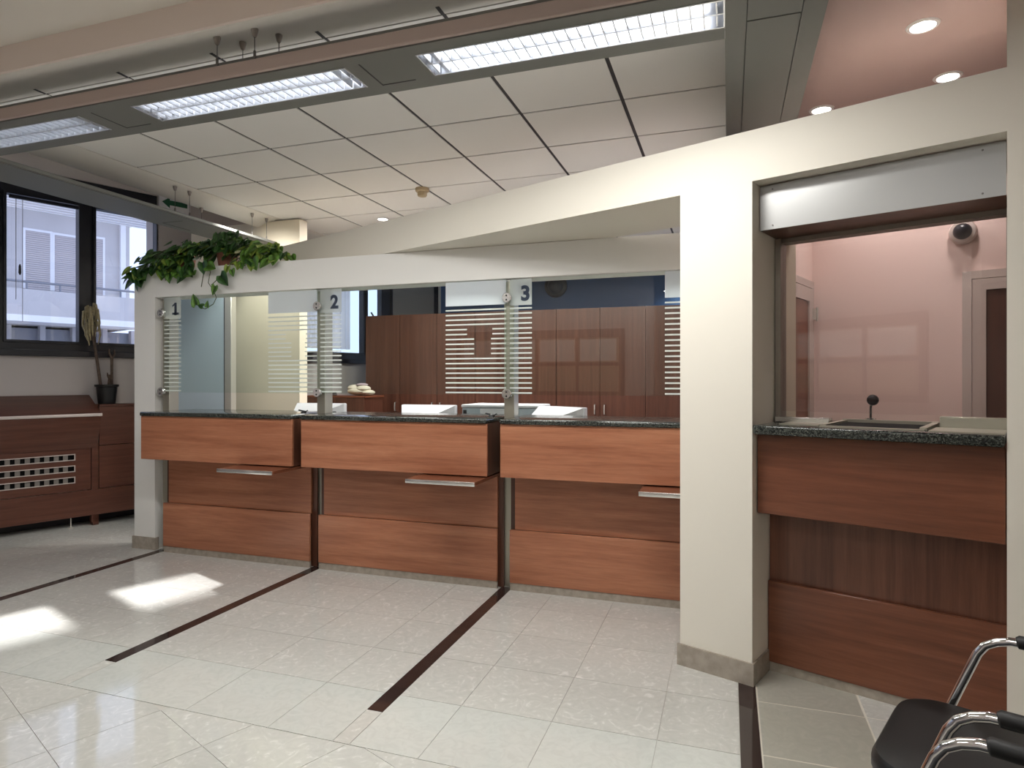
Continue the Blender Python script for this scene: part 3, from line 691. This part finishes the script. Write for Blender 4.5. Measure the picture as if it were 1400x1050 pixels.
# grille panel: framed slots with slats
zs = [(0.425, 0.487), (0.532, 0.594), (0.640, 0.702)]
m = MB(); m.box(-1.0, 2.03, RY, RY + 0.018, 0.35, zs[0][0]); m.box(-1.0, 2.03, RY, RY + 0.018, zs[0][1], zs[1][0]); m.box(-1.0, 2.03, RY, RY + 0.018, zs[1][1], zs[2][0]); m.box(-1.0, 2.03, RY, RY + 0.018, zs[2][1], 0.775); m.box(2.03, 2.16, RY, RY + 0.018, 0.35, 0.775)
gp = part('grille_panel', m, 'wood_radiator_dim', rc)
for a, b in zs:
    f = MB(); t = 0.008
    f.box(-1.0, 2.03, RY - 0.006, RY + 0.002, a, a + t); f.box(-1.0, 2.03, RY - 0.006, RY + 0.002, b - t, b); f.box(2.03 - t, 2.03, RY - 0.006, RY + 0.002, a + t, b - t)
    part('slot_frame', f, 'alu_trim', gp)
    part('slot_back', B(-1.0, 2.03, RY + 0.022, RY + 0.028, a, b), 'vent_dark', gp)
    x = 1.985; sm = B(0, 0.038, RY + 0.008, RY + 0.014, a, b).mesh('slat'); sm.materials.append(M['slat'])
    while x > 0.6: put('slat', sm, None, gp, T(x - 0.05, 0)); x -= 0.0735
part('upright', B(2.165, 2.222, RY - 0.004, RY + 0.05, 0.03, 0.79), 'wood_radiator_dim', rc)
part('base_panel', B(-1.0, 3.2, RY - 0.008, RY + 0.01, 0.10, 0.345, bev=0.002), 'wood_radiator_dim', rc)
part('right_panel', B(2.23, 3.2, RY, RY + 0.018, 0.35, 0.765, bev=0.002), 'wood_radiator_dim', rc)
part('right_panel', B(2.23, 3.2, RY - 0.004, RY + 0.014, 0.77, 1.145, bev=0.002), 'wood_radiator_dim', rc)
part('right_top', B(2.23, 3.2, RY - 0.01, 0.0, 1.146, 1.166, bev=0.002), 'wood_radiator_dim', rc)
part('post_foot', B(2.175, 2.225, RY - 0.004, RY + 0.07, 0, 0.10), 'wood_radiator_dim', rc)
m = B(-1, 3.2, -0.02, -0.001, 0, 0.12); part('dark_foot_strip', m, 'black_metal', rc)  # black strip along the wall foot behind the cabinet
for x in (1.06, 2.0):
    part('adjustable_foot', MB().lathe([(0.028, 0), (0.028, 0.006), (0.008, 0.014), (0.005, 0.02), (0.005, 0.11)], 12, (x, RY + 0.02, 0)), 'aluminium', rc)
# dying plant in a dark pot
dp = thing('dying_potted_plant', 'withered cane plant in a dark plastic pot on the radiator cabinet', 'plant', FL @ T(2.345, -0.12, 1.167))
part('pot', MB().lathe([(0.075, 0), (0.092, 0.165), (0.105, 0.170), (0.107, 0.192), (0.095, 0.192), (0.088, 0.16), (0.0, 0.158)], 24), 'black_plastic', dp)
part('soil', MB().lathe([(0.0, 0.16), (0.086, 0.162), (0.0, 0.168)], 16), 'soil', dp)
st = part('cane', MB().tube([(-0.05, 0, 0.15), (-0.075, 0, 0.35), (-0.105, 0, 0.58), (-0.125, 0, 0.72), (-0.14, 0, 0.80)], [0.016, 0.015, 0.014, 0.017, 0.02], 8), 'dry_stem', dp)
for k in range(16):
    a = 2 * PI * k / 16 + R.random(); r0 = 0.02 + 0.02 * R.random(); h = 0.80 + 0.20 * R.random()
    pts = [(-0.14, 0, 0.78), (-0.14 + r0 * math.cos(a) * 1.2, r0 * math.sin(a) * 1.2, h), (-0.14 + r0 * math.cos(a) * 1.9, r0 * math.sin(a) * 1.9, h - 0.02), (-0.135 + r0 * math.cos(a) * 2.3, r0 * math.sin(a) * 2.3, h - 0.10 - 0.1 * R.random()), (-0.13 + r0 * math.cos(a) * 1.6, r0 * math.sin(a) * 1.6, h - 0.24)]
    part('withered_leaf', MB().tube(pts, [0.004, 0.012, 0.013, 0.010, 0.003], 5), 'dry_leaf', st)
part('cane', MB().tube([(0.045, 0, 0.15), (0.045, 0, 0.35), (0.045, 0, 0.46)], [0.014, 0.013, 0.013], 8).tube([(0.045, 0, 0.45), (0.025, 0, 0.50), (0.022, 0, 0.55)], [0.012, 0.010, 0.007], 6).tube([(0.045, 0, 0.45), (0.07, 0, 0.50), (0.068, 0, 0.54)], [0.012, 0.010, 0.007], 6), 'dry_stem', dp)
part('cane', MB().tube([(0.015, 0, 0.15), (0.022, 0, 0.24), (0.024, 0, 0.29)], [0.012, 0.011, 0.009], 7).tube([(0.022, 0, 0.25), (0.008, 0, 0.28), (0.006, 0, 0.31)], [0.01, 0.008, 0.006], 6), 'dry_stem', dp)

# ------------------------------------------------------------------ ivy on the lintel
def leaf_mesh(m, fold):
    b = bmesh.new()
    out = [(0, -0.01), (0.028, -0.022), (0.047, -0.004), (0.047, 0.026), (0.033, 0.058), (0.013, 0.088), (0, 0.104)]
    mid = [b.verts.new((0, y, -fold * 0.4 * (y / 0.1) ** 2)) for y in (0.0, 0.03, 0.07, 0.104)]
    for sgn in (1, -1):
        e = [b.verts.new((sgn * x, y, fold * abs(x) * 8 * 0.1 - fold * 0.4 * (max(y, 0) / 0.1) ** 2)) for x, y in out[1:6]]
        b.faces.new((mid[0], e[0], e[1], mid[1])); b.faces.new((mid[1], e[1], e[2])); b.faces.new((mid[1], e[2], e[3], mid[2])); b.faces.new((mid[2], e[3], e[4])); b.faces.new((mid[2], e[4], mid[3]))
    me = bpy.data.meshes.new('leaf'); b.to_mesh(me); b.free()
    for p in me.polygons: p.use_smooth = True
    me.materials.append(M[m]); return me
LM = [leaf_mesh('leaf', 0.02), leaf_mesh('leaf', 0.035), leaf_mesh('leaf', 0.005), leaf_mesh('leaf_light', 0.02), leaf_mesh('leaf_lime', 0.03)]
def put_leaf(parent, p, face, tip, sc, kind):
    # tip: direction of the leaf point, face: normal
    y = Vector(tip).normalized(); z = Vector(face); z = (z - y * z.dot(y)).normalized(); x = y.cross(z)
    m = Matrix(((x.x, y.x, z.x, p[0]), (x.y, y.y, z.y, p[1]), (x.z, y.z, z.z, p[2]), (0, 0, 0, 1))) @ Matrix.Scale(sc, 4)
    put('leaf', LM[kind], None, parent, m)
def ivy(x, pot_r, pot_h, label, clouds, vines, lime=0.15):
    t = thing('potted_ivy', label, 'plant', T(x, 4.18, 2.31), 'trailing pot plants on the white lintel')
    part('pot', MB().lathe([(pot_r * 0.72, 0), (pot_r * 0.93, pot_h * 0.78), (pot_r, pot_h * 0.78), (pot_r, pot_h), (pot_r * 0.88, pot_h), (pot_r * 0.86, pot_h * 0.85), (0, pot_h * 0.85)], 22), 'terracotta', t)
    part('soil', MB().lathe([(0, pot_h * 0.86), (pot_r * 0.85, pot_h * 0.88), (0, pot_h * 0.92)], 14), 'soil', t)
    stems = MB(); ns = 0
    for (cx, cy, cz, rx, ry, rz, n) in clouds:
        for _ in range(n):
            while True:
                a, b, c = R.uniform(-1, 1), R.uniform(-1, 1), R.uniform(-1, 1)
                if a * a + b * b + c * c < 1: break
            p = (cx + a * rx, cy + b * ry, cz + c * rz)
            if p[2] < 0.035: p = (p[0], min(p[1], -0.118 - 0.03 * R.random()), p[2])
            tipd = (a * 0.8 + R.uniform(-.5, .5), b * 0.5 - 0.5 + R.uniform(-.3, .3), -0.7 + R.uniform(-.5, .6))
            fc = (R.uniform(-.4, .4) + a * .3, -0.75 + R.uniform(-.3, .3), 0.7 + R.uniform(-.3, .3))
            k = 4 if R.random() < lime * 0.5 else (3 if R.random() < lime else R.choice((0, 0, 1, 2)))
            put_leaf(t, p, fc, tipd, R.uniform(0.62, 1.0), k)
            if ns < 26:
                ns += 1; stems.tube([(R.uniform(-.03, .03), R.uniform(-.03, .03), pot_h * 0.85), (p[0] * 0.55, p[1] * 0.6, pot_h * 0.9 + (max(p[2], pot_h) - pot_h * 0.9) * 0.9 + 0.03), p], 0.0028, 5)
    for pts, leaves in vines:
        stems.tube(pts, 0.0032, 6)
        for (p, fc, tp, sc, k) in leaves: put_leaf(t, p, fc, tp, sc, k)
    part('stems', stems, 'vine', t)
    return t
# local coordinates: x along the lintel, y from 4.18, z above 2.31 (front edge of the lintel is y = -0.1)
ivy(-4.27, 0.085, 0.13, 'leftmost potted ivy on the lintel, drooping over the pier corner',
    [(-0.16, -0.10, 0.07, 0.22, 0.10, 0.09, 52), (0.03, -0.05, 0.17, 0.17, 0.10, 0.08, 40), (-0.40, -0.10, -0.01, 0.10, 0.08, 0.10, 20), (0.10, -0.13, -0.01, 0.16, 0.035, 0.05, 16), (-0.27, -0.02, 0.13, 0.15, 0.08, 0.06, 20)],
    [([(-0.05, -0.06, 0.10), (-0.25, -0.12, 0.06), (-0.42, -0.13, -0.02), (-0.47, -0.13, -0.08)], []),
     ([(0.0, -0.06, 0.1), (-0.03, -0.13, 0.02), (-0.02, -0.14, -0.05)], [((-0.02, -0.15, -0.03), (0, -1, 0.4), (0.2, -0.2, -1), 1.0, 3), ((0.05, -0.15, -0.02), (0, -1, 0.4), (0.6, -0.2, -0.8), 1.05, 3), ((0.12, -0.15, -0.035), (0.1, -1, 0.5), (0.9, -0.2, -0.4), 1.1, 3)])], 0.22)
ivy(-3.84, 0.09, 0.135, 'middle potted ivy on the lintel, its vine hanging down over the glass',
    [(0.02, -0.06, 0.19, 0.22, 0.10, 0.08, 56), (-0.20, -0.06, 0.15, 0.12, 0.09, 0.08, 26), (0.20, -0.04, 0.15, 0.10, 0.08, 0.07, 18)],
    [([(-0.02, -0.08, 0.12), (-0.06, -0.14, 0.04), (-0.03, -0.15, -0.06), (-0.05, -0.15, -0.14), (0.0, -0.15, -0.20), (0.03, -0.15, -0.26), (0.0, -0.15, -0.31), (-0.08, -0.15, -0.345), (-0.14, -0.15, -0.33)],
      [((-0.10, -0.16, 0.02), (0, -1, 0.3), (0.3, -0.2, -1), 1.0, 0), ((-0.05, -0.16, -0.005), (0.2, -1, 0.3), (0.9, -0.2, -0.3), 1.0, 3), ((0.02, -0.155, -0.17), (0, -1, 0.2), (-0.3, -0.1, -1), 0.75, 3), ((-0.17, -0.155, -0.31), (0, -1, 0.1), (-0.3, -0.1, 1), 0.9, 3), ((-0.10, -0.155, -0.325), (0, -1, 0.4), (-1, -0.1, 0.3), 0.5, 0), ((-0.06, -0.155, -0.33), (0, -1, 0.2), (0.2, -0.1, 1), 0.5, 3)]),
     ([(-0.04, -0.08, 0.10), (-0.09, -0.15, 0.0), (-0.10, -0.15, -0.08), (-0.12, -0.15, -0.17)], []),
     ([(-0.02, -0.15, -0.16), (0.05, -0.16, -0.12), (0.08, -0.16, -0.10)], [((0.08, -0.16, -0.09), (-0.1, -1, 0.2), (0.8, -0.1, -0.9), 1.1, 0)])], 0.14)
ivy(-3.54, 0.08, 0.115, 'rightmost potted ivy on the lintel, with lime green leaves',
    [(-0.02, -0.08, 0.07, 0.15, 0.07, 0.08, 34), (0.08, -0.05, 0.12, 0.16, 0.07, 0.06, 26), (0.22, -0.02, 0.06, 0.12, 0.06, 0.06, 14)],
    [([(-0.05, -0.07, 0.08), (-0.14, -0.14, 0.01), (-0.16, -0.15, -0.06)], [((-0.16, -0.15, -0.02), (0, -1, 0.3), (-0.4, -0.2, -1), 0.7, 4), ((-0.12, -0.15, -0.05), (0, -1, 0.3), (0.4, -0.2, -1), 0.6, 3)]),
     ([(0.02, -0.07, 0.08), (0.07, -0.14, 0.02), (0.09, -0.15, -0.03)], [((0.08, -0.15, 0.02), (0, -1, 0.3), (0.5, -0.2, -1), 1.0, 3)])], 0.75)

# ------------------------------------------------------------------ back office
fp = thing('frosted_partition', 'blue-grey frosted glass panel with aluminium post behind window 1', 'partition', T(0, 5.0))
part('glass_panel', B(-5.62, -4.632, 0, 0.012, 0, 2.45), 'frosted', fp)
part('edge_seal', B(-4.632, -4.612, -0.004, 0.016, 0, 2.45), 'black_plastic', fp)
part('end_post', B(-4.611, -4.532, -0.02, 0.05, 0, 2.45, bev=0.003), 'aluminium', fp)
XC = [-4.412, -3.92, -2.90, -1.89, -0.87, 0.15]
CL = ('narrow tall dark wood cupboard beside the office window', 'tall dark wood cupboard left of the striped print', 'tall dark wood cupboard behind window 3 post', 'tall dark wood cupboard with two steel handles behind window 3', 'tall dark wood cupboard half behind the cream pier')
for i in range(5):
    a, b = XC[i], XC[i + 1]
    c = thing('storage_cupboard', CL[i], 'cupboard', T(0, 7.2), 'tall office cupboards along the blue wall')
    part('body', B(a + 0.002, b - 0.002, 0.02, 0.5, 0, 2.225), 'wood_dark', c)
    mid = (a + b) / 2
    drs = [(a, b)] if i == 0 else [(a, mid), (mid, b)]
    for j, (u, v) in enumerate(drs):
        d = part('door', B(u + 0.003, v - 0.003, 0, 0.0195, 0.06, 2.222), 'wood_dark', c)
        hx = (v - 0.055) if (j == 0) else (u + 0.055)
        part('handle', MB().tube([(hx, 0, 1.125), (hx, -0.03, 1.12), (hx, -0.034, 1.07), (hx, -0.03, 1.02), (hx, 0, 1.015)], 0.009, 8), 'steel_bright', d)
lo = thing('low_cabinet', 'low dark wood cabinet under the office window', 'cabinet', T(-4.78, 6.4))
part('body', B(0, 0.84, 0.02, 0.42, 0, 1.20), 'wood_dark', lo)
part('cabinet_top', B(-0.01, 0.85, 0, 0.43, 1.2005, 1.222), 'wood_left', lo)
part('door', B(0.004, 0.418, 0.0, 0.0195, 0.06, 1.195), 'wood_dark', lo); part('door', B(0.422, 0.836, 0.0, 0.0195, 0.06, 1.195), 'wood_dark', lo)
ct = thing('folded_cloth', 'crumpled beige cloth lying on the low cabinet', 'cloth', T(-4.12, 6.58, 1.222))
m = MB(); m.ball((0.0, 0, 0.05), 0.15, 0.11, 0.05, 14).ball((-0.06, 0.01, 0.085), 0.09, 0.09, 0.045, 12).ball((0.07, -0.02, 0.08), 0.09, 0.08, 0.04, 12).ball((0.12, 0.0, 0.035), 0.08, 0.09, 0.035, 12)
part('cloth_bundle', m, 'cloth', ct)
part('cloth_fold', MB().ball((0.04, 0, 0.125), 0.075, 0.06, 0.022, 12), 'cloth_mauve', ct)
hp = thing('desk_stapler', 'small black stapler on the low cabinet beside the cloth', 'stapler', T(-4.44, 6.5, 1.222))
part('stapler_base', B(-0.06, 0.06, -0.02, 0.02, 0, 0.012), 'black_plastic', hp); part('stapler_arm', MB().prism([(-0.05, 0.012), (0.06, 0.018), (0.05, 0.035), (-0.05, 0.026)], -0.017, 0.017, 'y'), 'black_plastic', hp)
wc = thing('wall_dome', 'dark round dome on the blue wall above the cupboards', 'camera', T(-2.43, 9.25, 2.80))
part('collar', MB().lathe([(0.17, 0), (0.17, -0.03), (0.12, -0.05)], 28, (0, 0, 0), 'y'), 'black_metal', wc)
part('dome', MB().lathe([(0.12, -0.05), (0.10, -0.10), (0.06, -0.13), (0, -0.14)], 28, (0, 0, 0), 'y'), 'black_metal', wc)
dk = thing('teller_desk', 'long grey staff desk behind the counters', 'desk', T(0, 0, 0))
part('desktop', B(-3.9, 0.0, 4.55, 5.4, 0.72, 0.75, bev=0.003), 'desk', dk)
for x in (-3.85, -2.95, -1.45, -0.1): part('leg', B(x - 0.03, x + 0.03, 4.6, 5.3, 0, 0.72), 'desk', dk)
def monitor(x, y, rz, label):
    t = thing('desk_monitor', label, 'monitor', T(x, y, 0.75, rz), 'white monitors seen from behind')
    def rg(w_, z0, z1, yy): return [(-w_, yy, z0), (w_, yy, z0), (w_, yy, z1), (-w_, yy, z1)]
    part('bezel', B(-0.25, 0.25, 0.0, 0.045, 0.10, 0.445, bev=0.006), 'monitor_white', t)
    part('back_shell', MB().loft([rg(0.245, 0.105, 0.442, -0.001), rg(0.165, 0.15, 0.385, -0.15), rg(0.155, 0.16, 0.375, -0.16)], smooth=False), 'monitor_white', t)
    part('vent_grille', B(-0.07, 0.07, -0.164, -0.1595, 0.30, 0.345), 'monitor_grey', t)
    part('screen', B(-0.225, 0.225, 0.0451, 0.047, 0.125, 0.42), 'black_plastic', t)
    part('stand', MB().box(-0.04, 0.04, -0.04, 0.0, 0.015, 0.15).box(-0.12, 0.12, -0.11, 0.10, 0, 0.016, bev=0.004), 'monitor_white', t)
monitor(-3.47, 4.9, 0.0, 'white monitor back seen through window 1 beside the post')
monitor(-2.383, 4.86, 0.0, 'white monitor back seen through the middle of window 2')
monitor(-1.24, 4.85, -0.55, 'white monitor turned sideways seen through window 3')
pr = thing('desk_printer', 'grey and white document printer behind the second post', 'printer', T(-1.83, 5.14, 0.75))
part('printer_body', B(-0.31, 0.36, -0.13, 0.25, 0, 0.42, bev=0.012, seg=2), 'monitor_grey', pr)
part('printer_lid', B(-0.315, 0.365, -0.14, 0.25, 0.42, 0.447, bev=0.012, seg=3), 'monitor_white', pr)
part('front_cover', B(-0.14, 0.20, -0.142, -0.131, 0.10, 0.415, bev=0.003), 'monitor_white', pr)
part('paper_slot', B(-0.295, -0.265, -0.1345, -0.1295, 0.36, 0.40), 'black_plastic', pr)
ch = thing('pen_chain', 'small dark pen holder on the granite beside the second post', 'pen holder', T(-1.515, 4.06, 1.1545))
part('holder_base', MB().lathe([(0.022, 0), (0.020, 0.008), (0.010, 0.016), (0, 0.018)], 14), 'black_plastic', ch)
part('pen', MB().tube([(-0.045, 0.0, 0.022), (0.02, 0.0, 0.012), (0.035, 0, 0.02)], 0.005, 7), 'black_plastic', ch)
ch2 = thing('pen_chain', 'small dark pen holder on the granite beside the first inner post', 'pen holder', T(-3.02, 4.06, 1.1545))
part('holder_base', MB().lathe([(0.022, 0), (0.020, 0.008), (0.010, 0.016), (0, 0.018)], 14), 'black_plastic', ch2)
part('pen', MB().tube([(-0.045, 0.0, 0.022), (0.02, 0.0, 0.012), (0.035, 0, 0.02)], 0.005, 7), 'black_plastic', ch2)

# ------------------------------------------------------------------ chairs
def rounded(w_, d_, r, n=6):
    pts = []
    for cx, cy, a0 in ((w_ - r, d_ - r, 0), (-w_ + r, d_ - r, 90), (-w_ + r, -d_ + r, 180), (w_ - r, -d_ + r, 270)):
        for i in range(n + 1):
            a = math.radians(a0 + 90 * i / n); pts.append((cx + r * math.cos(a), cy + r * math.sin(a)))
    return pts
def make_chair():
    t = thing('visitor_chair', 'x', 'chair', FB @ T(0.945, -0.94, 0, math.radians(-1.8)), 'black visitor chairs in a row')
    rings = []
    for z, k in ((0.385, 0.90), (0.392, 0.97), (0.41, 1.0), (0.435, 1.0), (0.452, 0.965), (0.46, 0.88), (0.462, 0.6)):
        rings.append([(0.02 + x * k, y * k, z) for x, y in rounded(0.265, 0.245, 0.11)])
    part('seat', MB().loft(rings), 'leather', t)
    rings = []
    for xx, k in ((0.30, 0.92), (0.305, 0.99), (0.325, 1.0), (0.345, 0.97), (0.352, 0.85)):
        rings.append([(xx + (z + 0.19) * 0.16, y * k, 0.68 + z * k) for y, z in rounded(0.235, 0.19, 0.07)])
    part('backrest', MB().loft(rings), 'leather', t)
    for s in (-1, 1):
        y = 0.272 * s
        P = [(0.36, 0.66), (0.05, 0.662), (0.015, 0.660), (-0.015, 0.651), (-0.042, 0.634), (-0.06, 0.607), (-0.10, 0.50), (-0.17, 0.31), (-0.25, 0.09), (-0.262, 0.045), (-0.245, 0.02), (-0.21, 0.0125), (0.30, 0.0125), (0.345, 0.02), (0.362, 0.05), (0.36, 0.10), (0.36, 0.60), (0.36, 0.655)]
        f = part('side_frame', MB().tube([(x, y, z) for x, z in P], 0.0125, 12), 'chrome', t)
        part('arm_pad', MB().tube([(0.03, y, 0.663), (0.035, y, 0.664), (0.33, y, 0.664), (0.335, y, 0.663)], [0.014, 0.0185, 0.0185, 0.014], 14), 'arm_rubber', f)
    part('cross_bar', MB().tube([(0.05, -0.27, 0.378), (0.05, 0.27, 0.378)], 0.010, 10).tube([(0.36, -0.27, 0.45), (0.36, 0.27, 0.45)], 0.010, 10).tube([(-0.13, -0.27, 0.376), (-0.13, 0.27, 0.376)], 0.010, 10), 'chrome', t)
    return t
ch1 = make_chair(); ch1['label'] = 'black visitor chair with chrome arms nearest the cash counter'
chb = copy_tree(ch1); chb.matrix_world = FB @ T(0.918, -1.628, 0, math.radians(-1.8)); chb['label'] = 'black visitor chair at the picture edge, mostly cut off'

# ------------------------------------------------------------------ notice board behind the photographer (mirrored in the glass)
nb = thing('notice_board', 'dark framed notice board on the rear wall, mirrored in the glass', 'board', T(0, -0.985))
m = MB(); m.box(-4.0, -1.4, 0, 0.04, 1.16, 1.24); m.box(-4.0, -1.4, 0, 0.04, 2.02, 2.14); m.box(-4.0, -3.92, 0, 0.04, 1.24, 2.02); m.box(-1.48, -1.4, 0, 0.04, 1.24, 2.02); m.box(-3.92, -1.48, 0, 0.035, 1.61, 1.66)
for k in range(1, 4): m.box(-3.92 + 0.61 * k - 0.02, -3.92 + 0.61 * k + 0.02, 0, 0.035, 1.24, 2.02)
part('board_frame', m, 'wood_dark', nb)
part('board_back', B(-3.95, -1.45, 0, 0.012, 1.2, 2.1), 'board_back', nb)
for k in range(4):
    for z in (1.26, 1.68): part('notice', B(-3.90 + 0.61 * k + 0.02, -3.90 + 0.61 * k + 0.55, 0.0125, 0.014, z, z + 0.32), 'paper' if z > 1.5 else 'board_back', nb)

# ------------------------------------------------------------------ outside
KS = 23.35 / 15.35
def es(s): return s * KS
def ez(z): return 1.4 + (z - 1.4) * KS
ab = thing('apartment_building', 'pale apartment house with balcony across the street', 'building', FL @ T(0, 16))
mb_ = B(-14, es(5.42), 0, 4, ez(2.5), ez(4.85))
part('upper_wall', mb_, 'ext_wall', ab)
part('ground_floor', B(-14, es(5.9), 0.6, 4, -2, ez(2.45)), 'ext_dark', ab)
for k in range(7): part('shop_pillar', B(es(3.3) + k * 0.85, es(3.3) + k * 0.85 + 0.14, 0.35, 0.6, -2, ez(2.5)), 'ext_grey', ab)
part('eave', MB().prism([(0, ez(4.80)), (-1.3, ez(4.86)), (-1.3, ez(5.10)), (4, ez(5.6)), (4, ez(4.80))], -14, es(5.55), 'x'), 'ext_white', ab)
def shutter(a, b, z0, z1):
    f = part('shutter_frame', MB().box(a - 0.06, a, -0.03, 0, z0, z1 + 0.07).box(b, b + 0.06, -0.03, 0, z0, z1 + 0.07).box(a, b, -0.03, 0, z1, z1 + 0.07), 'ext_white', ab)
    m = MB(); n = int((z1 - z0) / 0.06)
    for i in range(n):
        z = z0 + (z1 - z0) * i / n; m.prism([(-0.004, z), (-0.024, z + 0.008), (-0.012, z + (z1 - z0) / n - 0.006), (-0.004, z + (z1 - z0) / n)], a, b, 'x')
    tag(part('roller_slats', m, 'ext_shutter', f), kind='stuff')
shutter(es(3.56), es(3.965), ez(3.2), ez(4.34)); shutter(es(4.04), es(4.5), ez(3.2), ez(4.33)); shutter(es(4.60), es(4.90), ez(3.2), ez(4.38))
shutter(es(2.3), es(3.1), ez(3.2), ez(4.34)); shutter(es(0.4), es(1.6), ez(3.2), ez(4.34)); shutter(es(-1.8), es(-0.6), ez(3.2), ez(4.34))
part('balcony_slab', B(-14, es(5.6), -1.2, 0, ez(2.50), ez(2.62)), 'ext_white', ab)
part('balcony_parapet', B(-14, es(5.6), -1.2, -1.1, ez(2.62), ez(3.10)), 'ext_wall', ab)
part('balcony_rail', MB().tube([(-14, -1.15, ez(3.24)), (es(5.6), -1.15, ez(3.24))], 0.035, 8), 'ext_dark', ab)
m = MB()
for k in range(20): m.box(es(5.5) - 0.8 * k, es(5.5) - 0.8 * k + 0.04, -1.17, -1.13, ez(3.10), ez(3.24))
tag(part('rail_posts', m, 'ext_dark', ab), kind='stuff')
part('corner_pillar', B(es(5.22), es(5.32), -0.12, 0.0, ez(2.5), ez(4.8)), 'ext_white', ab)
tw = thing('sun_blocker', 'unseen tall block added to keep sun off the farther panes', 'building', FL @ T(0, 24))  # added out of view to stop sun through the farther panes
part('blocker_wall', B(3.6 - 1.38, 8.4, 0, 4, -2, 24), 'ext_wall', tw)
part('blocker_roof', B(3.6 - 1.5, 8.5, -0.15, 4.1, 24, 24.4), 'ext_white', tw)
cn = thing('window_canopy', 'white canopy sheltering the windows outside', 'canopy', FL)
m = B(-3, 4.2, 0.3, 1.9, 3.42, 3.46)
for k in range(12): m.box(-3, 4.2, 0.36 + 0.13 * k, 0.40 + 0.13 * k, 3.405, 3.42)
part('canopy_sheet', m, 'canopy', cn)
gr = tag(put('street_ground', B(-90, -8, -60, 90, -2.2, -2.0).mesh('street_ground'), 'ext_grey'), 'grey street outside the window wall', 'street', kind='structure')
